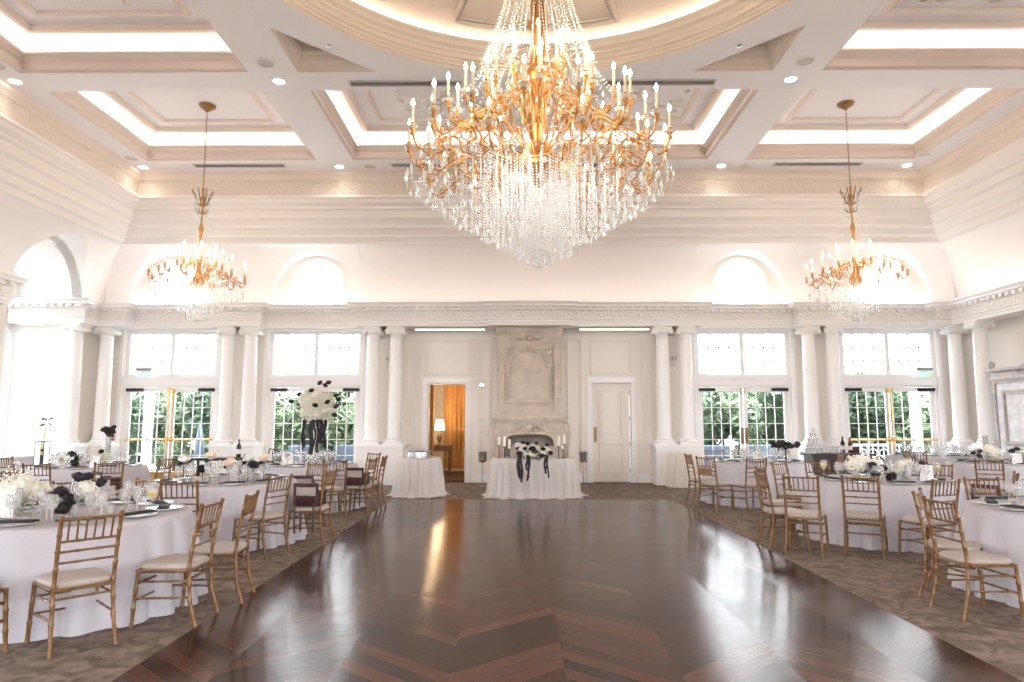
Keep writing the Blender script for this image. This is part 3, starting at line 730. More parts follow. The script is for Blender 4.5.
# mantel with shaped opening
sh = MB(); sh.box(-.92, .92, -.74, 0, 1.57, 1.64, .02); sh.box(-.88, .88, -.70, 0, 1.53, 1.57); sh.box(-.85, .85, -.67, 0, 1.50, 1.53); sh.build('mantel_shelf', 'limestone', F)
op = [(-.62, 0), (-.62, .95), (-.60, 1.08), (-.52, 1.18), (-.40, 1.22), (0, 1.24), (.40, 1.22), (.52, 1.18), (.60, 1.08), (.62, .95), (.62, 0)]
m = MB(); m.plate([(-.86, -.001), (-.86, 1.5), (.86, 1.5), (.86, -.001)], [[(x, max(z, .001)) for x, z in op]], lambda u, v, w: (u, -.62 + w, v), .62)
m.tube([(x, -.63, z) for x, z in op], .035, 6)
m.tube([(x * 1.13, -.625, z + .07 if z > .5 else z) for x, z in op], .02, 6)
m.build('surround', 'limestone', F, auto=True)
for s in (-1, 1):
    m = MB(); m.tube([(s * .86, -.60, 1.46), (s * .93, -.64, 1.38), (s * .94, -.66, 1.2), (s * .86, -.66, 1.0), (s * .80, -.66, .8), (s * .82, -.66, .35), (s * .84, -.66, .1)], [.05, .075, .07, .055, .05, .05, .07], 8)
    m.box(min(s * .72, s * .93), max(s * .72, s * .93), -.74, -.1, 0, .14); m.build('scroll_leg', 'limestone', F, smooth=False, auto=True)
m = MB(); m.ball((0, -.66, 1.37), .11, 10, 6, 1)
for s in (-1, 1):
    for t in range(5): m.ball((s * (.12 + .07 * t), -.65, 1.40 - .008 * t * t), .05 - .006 * t, 7, 5)
m.build('mantel_carving', 'limestone', F, smooth=True)
MB().box(-.62, .62, -.04, -.02, .01, 1.3).box(-.64, -.62, -.6, -.02, .01, 1.2).box(.62, .64, -.6, -.02, .01, 1.2).build('firebox', 'firebox', F)

# ------------------------------------------------------------ lobby seen through the open doorway
o = MB().box(-4.4, .6, 17.7, 21.2, -.11, .005).build('floor_lobby', 'dark_wood'); struct(o, 'dark wood floor beyond the open doorway', 'floor')
m = MB().box(-4.5, -4.4, 17.7, 21.3, 0, 3.2).box(.6, .7, 17.7, 21.3, 0, 3.2).box(-4.5, .7, 21.2, 21.3, 0, 3.2).box(-4.5, .7, 17.7, 21.3, 3.2, 3.3)
struct(m.build('wall_lobby', 'wall_paint'), 'walls of the small lobby beyond the doorway', 'wall')
def curtain(x0, x1, y, z0, z1, label, folds=9):
    m = MB(); n = folds * 10; vs = []
    for i in range(n + 1):
        u = i / n; x = x0 + (x1 - x0) * u; d = .05 * sin(u * folds * 2 * PI) + .02 * sin(u * folds * 4.3)
        vs += [(x, y + d * .7, z1), (x, y + d, z0)]
    m.add(vs, [(2 * i, 2 * i + 2, 2 * i + 3, 2 * i + 1) for i in range(n)])
    for i in range(n + 1): vs[2 * i] = (vs[2 * i][0], vs[2 * i][1] + .012, z1); vs[2 * i + 1] = (vs[2 * i + 1][0], vs[2 * i + 1][1] + .012, z0)
    m.add(vs, [(2 * i + 1, 2 * i + 3, 2 * i + 2, 2 * i) for i in range(n)])
    return tag(m.build('curtain', 'curtain', smooth=True), label, 'curtain')
curtain(-2.45, -1.45, 20.2, .15, 3.1, 'amber floor-length curtain filling the right of the open doorway', 8)
curtain(-3.05, -2.62, 19.2, .05, 3.1, 'narrow amber curtain at the left edge of the open doorway', 4)
t = thing('console_table', 'dark wooden console table beyond the open doorway', 'table', (-2.48, 19.6, 0))
MB().box(-.34, .34, -.2, .2, .80, .85, .01).build('tabletop', 'console_wood', t); MB().box(-.3, .3, -.17, .17, .68, .80).build('apron', 'console_wood', t)
for sx in (-1, 1):
    for sy in (-1, 1): MB().lathe([(.03, 0.01), (.02, .1), (.035, .3), (.025, .5), (.035, .68)], sx * .27, sy * .14, 10).build('leg', 'console_wood', t)
t = thing('table_lamp', 'lit table lamp with cream shade on the console table', 'lamp', (-2.50, 19.55, .85))
MB().lathe([(.09, 0), (.09, .02), (.03, .05), (.055, .12), (.08, .2), (.05, .3), (.015, .36), (.012, .46)], 0, 0, 16).build('lamp_base', 'bronze', t, smooth=True)
MB().lathe([(.15, .42), (.10, .72)], 0, 0, 20).build('lamp_shade', 'lamp_shade', t, smooth=True)
lamp('table_lamp_bulb', 'POINT', (-2.50, 19.35, 1.75), 22, (1, .70, .38), .1)
lamp('lobby_lamp', 'POINT', (-1.7, 18.9, 2.9), 34, (1, .74, .45), .2)
t = thing('armless_console', 'slim gilt side stand in front of the amber curtain', 'stand', (-1.92, 19.9, 0))
MB().box(-.22, .22, -.12, .12, 1.28, 1.30).build('top', 'gold', t)
for s in (-1, 1): MB().tube([(s * .21, 0, .01), (s * .21, 0, 1.28)], .01, 6).build('leg', 'gold', t)
MB().box(-.2, .2, -.1, .1, .12, .15).build('shelf', 'gold', t)
t.name = 'side_stand'
# ------------------------------------------------------------ ceiling fittings
def ceil_item(name, label, cat, x, y, group=None): return thing(name, label, cat, (x, y, HZ), 0, group)
for x, y, lb in [(-9.0, 11.19, 'recessed downlight on the beam at the far left edge of the ceiling'), (-8.98, 15.25, 'recessed downlight in the far left ceiling corner'), (-4.42, 11.22, 'recessed downlight where beams cross left of the dome'), (4.42, 11.22, 'recessed downlight where beams cross right of the dome'), (8.7, 15.25, 'recessed downlight in the far right ceiling corner'), (4.42, 15.25, 'recessed downlight near the back wall right of the centre coffer'), (-4.42, 15.25, 'recessed downlight near the back wall left of the centre coffer')]:
    t = ceil_item('downlight', lb, 'light', x, y)
    MB().lathe([(.13, -.004), (.13, -.014), (.10, -.014), (.095, -.004)], 0, 0, 24).build('trim_ring', 'white_paint', t)
    MB().lathe([(.095, -.008), (.002, -.010)], 0, 0, 20).build('lens', 'downlight_lamp', t)
    l = lamp('downlight_bulb', 'SPOT', (x, y, HZ - .03), 13, (1, .78, .58), .08, (0, 0, 0)); l.data.spot_size = 2.2; l.data.spot_blend = 1
for x, y, lb in [(-8.92, 10.65, 'round speaker grille at the far left edge of the ceiling'), (-8.95, 14.7, 'round speaker grille by the far left ceiling corner'), (-4.42, 10.6, 'round speaker grille on the beam left of the dome'), (4.42, 10.6, 'round speaker grille on the beam right of the dome'), (8.7, 14.6, 'round speaker grille by the far right ceiling corner'), (-3.7, 15.25, 'round speaker grille left of the back ceiling vent'), (5.0, 15.3, 'round speaker grille right of the centre coffer')]:
    t = ceil_item('ceiling_speaker', lb, 'speaker', x, y)
    MB().lathe([(.155, -.003), (.155, -.016), (.135, -.018)], 0, 0, 28).build('rim', 'white_paint', t); MB().lathe([(.135, -.012), (.002, -.016)], 0, 0, 24).build('grille', 'speaker_grille', t)
for x0, x1, y, lb in [(-3.22, -1.26, 11.3, 'long dark slot vent on the beam left of the big chandelier'), (1.2, 3.15, 11.3, 'long dark slot vent on the beam right of the big chandelier'), (-7.75, -5.65, 15.15, 'long dark slot vent near the back wall behind the left chandelier'), (5.6, 7.6, 15.15, 'long dark slot vent near the back wall behind the right chandelier'), (-3.2, 3.0, 15.15, 'longest dark slot vent near the back wall behind the big chandelier')]:
    t = ceil_item('slot_vent', lb, 'vent', (x0 + x1) / 2, y); w = (x1 - x0) / 2
    MB().box(-w, w, -.10, -.075, -.02, -.002).box(-w, w, .075, .10, -.02, -.002).box(-w, -w + .025, -.075, .075, -.02, -.002).box(w - .025, w, -.075, .075, -.02, -.002).build('frame', 'speaker_grille', t)
    MB().box(-w + .025, w - .025, -.075, .075, -.006, -.002).build('slot', 'dark_metal', t)
    MB().box(-w + .025, w - .025, -.045, -.03, -.018, -.006).box(-w + .025, w - .025, .0, .015, -.018, -.006).box(-w + .025, w - .025, .045, .06, -.018, -.006).build('vane', 'grey_vent', t)
for x, y, lb in [(-3.25, 10.1, 'small sprinkler head beside the dome, left'), (3.2, 10.15, 'small sprinkler head beside the dome, right')]:
    t = ceil_item('sprinkler', lb, 'sprinkler', x, y); MB().lathe([(.05, -.003), (.05, -.012), (.02, -.014), (.012, -.03), (.03, -.034), (.03, -.038)], 0, 0, 14, True).build('head', 'steel', t)
for x, y, lb in [(-7.2, 12.4, 'tiny smoke sensor in the left chandelier coffer'), (7.0, 12.3, 'tiny smoke sensor in the right chandelier coffer')]:
    t = thing('smoke_sensor', lb, 'sensor', (x, y, 8.03)); MB().lathe([(.05, 0), (.05, -.02), (.02, -.03)], 0, 0, 14, True).build('sensor_body', 'speaker_grille', t)

# ------------------------------------------------------------ chandeliers
def bobeche(m, x, y, z, r=.045): m.lathe([(.008, z - .02), (r * .6, z - .008), (r, z + .006), (r * .9, z + .01), (.012, z + .004)], x, y, 9)
ARMC, CANC = {}, {}
def chandelier(loc, label, tiers, body, strands, big):
    T = thing('chandelier', label, 'chandelier', loc)
    for ti, (n, r, zc, h, ph, zroot, rroot, s) in enumerate(tiers):
        # one arm mesh per tier: scroll from the hub out to the cup
        am = MB(); k1 = .9 if big else .8; rs = max(r - .52 * (1 if big else .62), .10); f = .0115 * k1
        sc = 1.0 if big else .62
        # thin spoke from the hub, then an S-scroll dipping under the cup
        am.tube([(.06, 0, zroot), ((rs + .06) / 2, 0, (zroot + zc - .16 * sc) / 2 - .05 * sc), (rs, 0, zc - .16 * sc)], [f * .6, f * .55, f * .8], 5)
        pts = [(rs, 0, zc - .16 * sc)]
        L_ = r - rs
        for q in range(1, 19):
            u = q / 18; pts.append((rs + L_ * u - .05 * sc * sin(2 * PI * u), 0, zc - .16 * sc + (.13 * sc) * u + .11 * sc * sin(2 * PI * u) * (1 if u < .5 else 1.25)))
        am.tube(pts, [f * (1.25 if q < 6 else 1) for q in range(19)], 6)
        for cx, cz, rr, a0, dr in ((rs + L_ * .30, zc - .10 * sc, .085 * sc, 3.4, 1), (rs + L_ * .72, zc - .17 * sc, .07 * sc, .4, -1), (rs + L_ * .5, zc + .0 * sc, .05 * sc, 2.0, 1)):
            am.tube([(cx + rr * (1 - q / 15) * cos(a0 + dr * q * .62), 0, cz + rr * (1 - q / 15) * sin(a0 + dr * q * .62)) for q in range(12)], f * .75, 5)
        am.lathe([(.012, zc - .07), (.028, zc - .05), (.012, zc - .03), (.03, zc - .01), (.02, zc + .02), (.022, zc + .05)], r, 0, 8)
        a_me = None; cm = MB(); bobeche(cm, 0, 0, 0, .06 if big else .045)
        for k in range(n):
            a = ph + 2 * PI * k / n
            if a_me is None: o = am.build('arm', 'gold', T, smooth=True); a_me = o; o.rotation_euler = (0, 0, a)
            else: o = a_me.copy(); C.objects.link(o); o.rotation_euler = (0, 0, a)
            x, y = r * cos(a), r * sin(a)
            key = (h, big)
            if key not in CANC:
                c = MB().lathe([(.014 if big else .011, .02), (.013 if big else .010, h)], 0, 0, 8, True).build('candle', 'candle_tube', T, smooth=False)
                fl = MB().lathe([(.003, h), (.016, h + .02), (.019, h + .035), (.012, h + .06), (.002, h + .085)], 0, 0, 8).build('flame_bulb', 'flame', c, smooth=True)
                bb = cm.build('drip_pan', 'crystal', T); CANC[key] = (c, fl, bb); c.location = (x, y, zc); bb.location = (x, y, zc + .01)
            else:
                c0, f0, b0 = CANC[key]
                c = c0.copy(); C.objects.link(c); c.parent = T; c.location = (x, y, zc)
                f = f0.copy(); C.objects.link(f); f.parent = c
                b = b0.copy(); C.objects.link(b); b.parent = T; b.location = (x, y, zc + .01)
    b = MB()
    for prof in body: b.lathe(prof, 0, 0, 18)
    b.build('stem', 'gold', T, smooth=True)
    return T
def strand(m, p, q, n, r, sag=0):
    for i in range(n + 1):
        u = i / n; m.octa((p[0] + (q[0] - p[0]) * u, p[1] + (q[1] - p[1]) * u, p[2] + (q[2] - p[2]) * u - sag * sin(PI * u)), r, r * 1.25)
def drop(m, x, y, z, r, h, a):
    ca, sa = cos(a), sin(a)
    v = [(0, 0, 0), (r, 0, -h * .6), (r * .2, r * .45, -h * .6), (-r, 0, -h * .6), (-r * .2, -r * .45, -h * .6), (0, 0, -h)]
    m.add([(x + p[0] * ca - p[1] * sa, y + p[0] * sa + p[1] * ca, z + p[2]) for p in v], [(0, 1, 2), (0, 2, 3), (0, 3, 4), (0, 4, 1), (1, 5, 2), (2, 5, 3), (3, 5, 4), (4, 5, 1)])
rnd = random.Random(11)
# big chandelier, local z = world z - 4.2
Z0 = 4.2
tiers = [(18, 1.36, .22, .22, .05, .02, .25, .17), (14, 1.12, .42, .22, .2, .10, .2, .16), (12, .86, .64, .23, .0, .2, .16, .16), (8, .56, .90, .24, .3, .4, .12, .14), (6, .30, 1.16, .26, .5, .8, .08, .1), (9, 1.22, .0, .16, .12, -.02, .3, .13)]
body = [[(.02, 1.9), (.07, 1.86), (.05, 1.7), (.12, 1.6), (.05, 1.5), (.045, 1.2), (.10, 1.1), (.13, 1.02), (.10, .94), (.05, .86), (.06, .5), (.11, .42), (.09, .3), (.16, .22), (.22, .10), (.30, .04), (.34, .0), (.30, -.05), (.14, -.08), (.08, -.14), (.03, -.2)],
        [(.01, 2.0), (.02, 4.30), (.08, 4.33), (.01, 4.34)], [(.36, .0), (.40, .02), (.40, -.02), (.36, .0)]]
T = chandelier((-.07, DCY, Z0), 'huge gold and crystal chandelier hanging from the centre of the dome', tiers, body, None, True)
m = MB()
for k in range(4):
    a = PI / 4 + k * PI / 2; m.tube([(.11 * cos(a), .11 * sin(a), .3), (.10 * cos(a), .10 * sin(a), 1.05), (.08 * cos(a), .08 * sin(a), 2.9)], .012, 5)
m.build('support_rod', 'gold', T)
m = MB()
for k in range(48):
    a = 2 * PI * k / 48
    # chains fanning from the crown down to the ring of arms
    p = (.14 * cos(a), .14 * sin(a), 2.9); q = (.62 * cos(a), .62 * sin(a), .98 if k % 2 else 1.1)
    strand(m, p, q, 46, .0085, .18)
for k in range(24):
    a = 2 * PI * k / 24 + .1
    strand(m, (.14 * cos(a), .14 * sin(a), 1.95), (.98 * cos(a), .98 * sin(a), .5), 30, .009, .12)
m.build('crystal_chains', 'crystal', T)['kind'] = 'stuff'
def cone(r): return -1.0 + .86 * (r / 1.38) ** 1.15
m = MB()
for ring, (r, n) in enumerate([(.04, 8), (.12, 20), (.20, 30), (.28, 36), (.38, 34), (.48, 34), (.58, 36), (.70, 38), (.82, 40), (.95, 42), (1.08, 44), (1.21, 46), (1.33, 50)]):
    for k in range(n):
        a = 2 * PI * (k + .5 * (ring % 2)) / n; zb = cone(r) + rnd.uniform(-.02, .03); zt = .02 - .06 * (ring % 2) if r < .5 else -.02 - rnd.uniform(0, .08)
        if r > .85: zt = min(zt, zb + .28)
        nb = max(3, int((zt - zb) / .03))
        strand(m, (r * cos(a), r * sin(a), zt), (r * cos(a), r * sin(a), zb), nb, .0095)
m.build('crystal_strands', 'crystal', T)['kind'] = 'stuff'
m = MB()
for ring, (r, n) in enumerate([(.03, 5), (.12, 10), (.22, 16), (.32, 20), (.43, 24), (.54, 28), (.66, 30), (.78, 34), (.90, 36), (1.02, 38), (1.14, 40), (1.26, 42), (1.38, 44)]):
    for k in range(n): a = 2 * PI * (k + rnd.random() * .4) / n; drop(m, r * cos(a), r * sin(a), cone(r) + rnd.uniform(-.03, .04), .026, rnd.uniform(.07, .11), rnd.uniform(0, 6))
for k in range(150):
    t = tiers[k % 6]; a = rnd.uniform(0, 6.28); rr = t[1] * rnd.uniform(.55, 1.03); drop(m, rr * cos(a), rr * sin(a), t[2] - rnd.uniform(.02, .16), .022, .08, rnd.uniform(0, 6))
m.build('crystal_pendants', 'crystal', T)['kind'] = 'stuff'
for a in range(3): lamp('chandelier_crystal_fill', 'POINT', (-.03 + .55 * cos(a * 2.094), DCY + .55 * sin(a * 2.094), 4.05), 13, (1, .92, .85), .25)  # lights added inside the cone to brighten the crystals
for a in range(5): lamp('chandelier_glow', 'POINT', (-.03 + .8 * cos(a * 1.2566), DCY + .8 * sin(a * 1.2566), 5.3), 20, (1, .80, .58), .25)
# two smaller ones
tiers2 = [(12, .90, .10, .24, .1, -.05, .12, .13), (9, .62, .26, .26, .3, .05, .10, .12), (6, .34, .40, .28, .0, .2, .08, .1)]
body2 = [[(.01, 1.95), (.03, 1.93), (.02, 1.8), (.05, 1.7), (.02, 1.6), (.018, 1.2), (.05, 1.1), (.03, 1.0), (.022, .5), (.06, .42), (.03, .34), (.05, .2), (.10, .08), (.14, .0), (.10, -.06), (.03, -.12)]]
def small(x, y, label):
    T = chandelier((x, y, 4.32), label, tiers2, body2, None, False)
    # ceiling rose, chain
    MB().lathe([(.17, 3.71), (.16, 3.67), (.10, 3.63), (.03, 3.58), (.01, 3.55)], 0, 0, 24).build('canopy', 'bronze', T, smooth=True)
    m = MB(); n = 34
    for k in range(n):
        z = 1.95 + (3.52 - 1.95) * (k + .5) / n; ln = (3.52 - 1.95) / n * .72; pts = []
        for q in range(9): b = 2 * PI * q / 8; pts.append(((.014 * cos(b), 0, z + ln * sin(b)) if k % 2 else (0, .014 * cos(b), z + ln * sin(b))))
        m.tube(pts, .004, 4, False)
    m.build('chain', 'bronze', T)
    g = MB(); r2 = random.Random(5)
    for k in range(8):   # leafy crown
        a = 2 * PI * k / 8; g.tube([(.02 * cos(a), .02 * sin(a), 1.55), (.10 * cos(a), .10 * sin(a), 1.62), (.15 * cos(a), .15 * sin(a), 1.78), (.21 * cos(a), .21 * sin(a), 1.86), (.19 * cos(a), .19 * sin(a), 1.90)], [.01, .01, .011, .012, .004], 5)
        g.tube([(.02 * cos(a), .02 * sin(a), 1.4), (.09 * cos(a), .09 * sin(a), 1.42), (.12 * cos(a), .12 * sin(a), 1.52)], [.008, .009, .003], 5)
    g.build('leaf_crown', 'bronze', T, smooth=True)
    m = MB()
    for k in range(10):
        a = 2 * PI * k / 10; strand(m, (.12 * cos(a), .12 * sin(a), 1.6), (.5 * cos(a), .5 * sin(a), .36), 30, .008, .2)
        for q in range(4): drop(m, (.16 - .02 * q) * cos(a), (.16 - .02 * q) * sin(a), 1.82 - .14 * q, .026, .11, a)
    for ring, (r, n) in enumerate([(.03, 5), (.10, 10), (.18, 14), (.27, 16), (.36, 18), (.46, 20), (.56, 22), (.66, 24), (.76, 26), (.86, 28)]):
        zb0 = -.76 + .60 * (r / .9) ** 1.2
        for k in range(n):
            a = 2 * PI * (k + r2.random() * .3) / n; zt = -.02 if r < .5 else min(-.02, zb0 + .18); zb = zb0 + r2.uniform(-.02, .02)
            strand(m, (r * cos(a), r * sin(a), zt), (r * cos(a), r * sin(a), zb), max(3, int((zt - zb) / .035)), .009); drop(m, r * cos(a), r * sin(a), zb, .024, .08, r2.uniform(0, 6))
    m.build('crystal_strands', 'crystal', T)['kind'] = 'stuff'
    lamp('chandelier_crystal_fill', 'POINT', (x, y, 4.2), 14, (1, .92, .85), .2)  # extra inner light added so the crystals look whiter
    lamp('chandelier_glow', 'POINT', (x, y - .1, 5.0), 40, (1, .82, .62), .3)
    return T
small(-6.70, 13.45, 'smaller crystal candle chandelier hanging in the left ceiling coffer')
small(6.46, 13.45, 'smaller crystal candle chandelier hanging in the right ceiling coffer')

# ------------------------------------------------------------ wall fittings
for x0, x1, lb in [(-2.87, -1.08, 'thin white strip light under the entablature left of the fireplace'), (1.25, 3.02, 'thin white strip light under the entablature right of the fireplace')]:
    t = thing('strip_light', lb, 'light', ((x0 + x1) / 2, 16.95, 3.86)); w = (x1 - x0) / 2
    MB().box(-w, w, -.03, .03, -.04, 0).build('housing', 'grey_vent', t); MB().box(-w + .02, w - .02, -.034, .02, -.075, -.04).build('tube', 'linear_lamp', t)
for x, lb in [(-7.23, 'small dark spotlight between the capitals of the pair between the left french doors'), (3.6, 'small dark spotlight between the capitals right of the closed door'), (7.23, 'small dark spotlight between the capitals of the pair between the right french doors'), (-3.6, 'small dark spotlight between the capitals left of the doorway')]:
    t = thing('spotlight', lb, 'spotlight', (x, 16.86, 3.78)); MB().lathe([(.02, .08), (.04, .06), (.055, -.02), (.05, -.05), (.045, -.05)], 0, 0, 12).build('housing', 'bronze', t, smooth=True); MB().lathe([(.045, -.045), (.002, -.045)], 0, 0, 12).build('lens', 'grey_vent', t)
t = thing('emergency_light', 'twin-head emergency light between the columns right of the closed door', 'light', (3.62, 17.38, 3.08))
MB().box(-.13, .13, -.08, 0, -.16, 0, .02).build('housing', 'ivory_plastic', t)
for s in (-1, 1): MB().lathe([(.06, -.0), (.065, .05), (.02, .08)], s * .07, -.09, 14).build('lamp_head', 'steel', t).location = (0, 0, .0)
t = thing('wall_camera', 'small white camera between the columns left of the doorway', 'camera', (-3.6, 17.38, 3.1)); MB().box(-.05, .05, -.06, 0, -.05, .05, .015).ball((0, -.09, 0), .045, 10, 6).build('camera_body', 'ivory_plastic', t); MB().ball((0, -.125, 0), .018, 8, 5).build('lens', 'dark_metal', t)
for x, z, lb, nm_ in [(-1.2, 2.44, 'small metal control panel high on the wall right of the doorway', 'control_panel'), (-1.2, 1.53, 'small switch plate on the wall right of the doorway', 'switch_plate')]:
    t = thing(nm_, lb, 'switch', (x, 17.39, z)); MB().box(-.08, .08, -.02, 0, -.06, .06, .01).build('plate', 'steel' if z > 2 else 'ivory_plastic', t); MB().box(-.03, -.01, -.03, -.02, -.02, .02).box(.01, .03, -.03, -.02, -.02, .02).build('switch', 'ivory_plastic', t)
t = thing('power_outlet', 'white power outlet low on the wall right of the doorway', 'outlet', (-1.28, 17.39, .46)); MB().box(-.04, .04, -.01, 0, -.06, .06, .008).build('plate', 'ivory_plastic', t); MB().box(-.012, -.006, -.012, -.009, .01, .03).box(.006, .012, -.012, -.009, .01, .03).build('socket', 'dark_metal', t)
for x, y, z, r_, lb in [(-10.53, 17.39, 1.12, 0, 'red fire alarm pull beside the far left french doors'), (10.99, 16.3, 1.25, -PI / 2, 'red fire alarm pull behind the armoire at the right wall')]:
    t = thing('fire_alarm', lb, 'alarm', (x, y, z), r_); MB().box(-.06, .06, -.04, 0, -.08, .08, .01).build('alarm_body', 'red_plastic', t); MB().box(-.04, .04, -.05, -.04, -.03, -.01).build('pull_bar', 'porcelain', t)
def text(s, size, mat, parent, loc, rot):
    cu = bpy.data.curves.new('sign_text', 'FONT'); cu.body = s; cu.size = size; cu.align_x = 'CENTER'; cu.align_y = 'CENTER'; cu.extrude = .003
    tmp = bpy.data.objects.new('sign_text', cu); C.objects.link(tmp); bpy.context.view_layer.update()
    me = bpy.data.meshes.new_from_object(tmp.evaluated_get(bpy.context.evaluated_depsgraph_get())); bpy.data.objects.remove(tmp)
    o = bpy.data.objects.new('lettering', me); C.objects.link(o); o.data.materials.clear(); o.data.materials.append(M[mat]); o.parent = parent; o.location = loc; o.rotation_euler = rot
for x, lb in [(-9.75, 'green lit EXIT sign over the far left french doors'), (9.93, 'green lit EXIT sign over the far right french doors')]:
    t = thing('exit_sign', lb, 'sign', (x, 17.2, 2.72))
    MB().box(-.2, .2, -.03, .03, .08, .14).box(-.03, .03, .03, .2, .08, .12).build('bracket', 'grey_vent', t); MB().box(-.17, .17, -.008, .004, -.10, .08).build('sign_plate', 'white_paint', t)
    text('EXIT', .15, 'exit_green', t, (0, -.014, -.03), (PI / 2, 0, 0))
# ------------------------------------------------------------ chairs
def post_prof(pts, r):
    """bamboo-ringed pole: returns points and radii"""
    P = []; R = []
    for i in range(len(pts) - 1):
        a, b = Vector(pts[i]), Vector(pts[i + 1]); L_ = (b - a).length; n = max(1, round(L_ / .13))
        for k in range(n):
            for u, f in ((0, 1.28), (.09, 1.0), (.5, .9), (.91, 1.0)):
                P.append(a.lerp(b, (k + u) / n)); R.append(r * f)
    P.append(Vector(pts[-1])); R.append(r * 1.2)
    return P, R
def make_chair(label):
    t = thing('chiavari_chair', label, 'chair', group='gold chiavari chairs')
    g = 'chair_gold'
    for s in (-1, 1):
        P, R = post_prof([(s * .20, -.06, 0), (s * .19, 0, .20), (s * .185, .02, .44), (s * .185, -.01, .68), (s * .188, -.055, .905)], .0155)
        MB().tube(P, R, 8).ball((s * .188, -.057, .915), .019, 8, 5, .8).build('back_post', g, t, smooth=True)
        P, R = post_prof([(s * .215, .425, 0), (s * .20, .405, .42)], .0155)
        MB().tube(P, R, 8).build('leg', g, t, smooth=True)
    def rail(name, a, b, r):
        P, R = post_prof([a, b], r); MB().tube(P, R, 6).build(name, g, t, smooth=True)
    rail('crest_rail', (-.188, -.053, .895), (.188, -.053, .895), .011)
    for z, y in ((.745, -.023), (.675, -.008), (.60, .0)): rail('back_rail', (-.186, y, z), (.186, y, z), .0095)
    for k in range(6):
        x = -.135 + .054 * k; P, R = post_prof([(x, -.024, .745), (x * 1.02, -.053, .895)], .0075); MB().tube(P, R, 6).build('spindle', g, t, smooth=True)
    for s in (-1, 1):
        rail('stretcher', (s * .188, .01, .34), (s * .205, .415, .34), .009); rail('stretcher', (s * .19, 0, .22), (s * .208, .42, .22), .009)
    rail('stretcher', (-.188, .01, .36), (.188, .01, .36), .009); rail('stretcher', (-.205, .415, .32), (.205, .415, .32), .009); rail('stretcher', (-.208, .42, .20), (.208, .42, .20), .009)
    m = MB(); m.box(-.195, .195, .0, .03, .405, .43, .006).box(-.21, .21, .385, .42, .405, .43, .006).box(-.205, -.17, .03, .385, .405, .43, .006).box(.17, .205, .03, .385, .405, .43, .006)
    m.build('seat_frame', g, t)
    # padded seat
    bm = MB(); n = 28; vs = []
    for z, f in ((.425, .94), (.435, 1.0), (.458, 1.0), (.472, .90), (.478, .6), (.480, .02)):
        for k in range(n):
            a = 2 * PI * k / n; ca, sa = cos(a), sin(a); e = .38
            x = math.copysign(abs(ca) ** e, ca); y = math.copysign(abs(sa) ** e, sa)
            w = .19 + .022 * (y * .5 + .5)
            vs.append((x * w * f, .205 + y * .205 * f, z))
    bm.add(vs, [(i * n + k, i * n + (k + 1) % n, (i + 1) * n + (k + 1) % n, (i + 1) * n + k) for i in range(5) for k in range(n)] + [tuple(range(n))])
    bm.build('cushion', 'cushion', t, smooth=True)
    return t
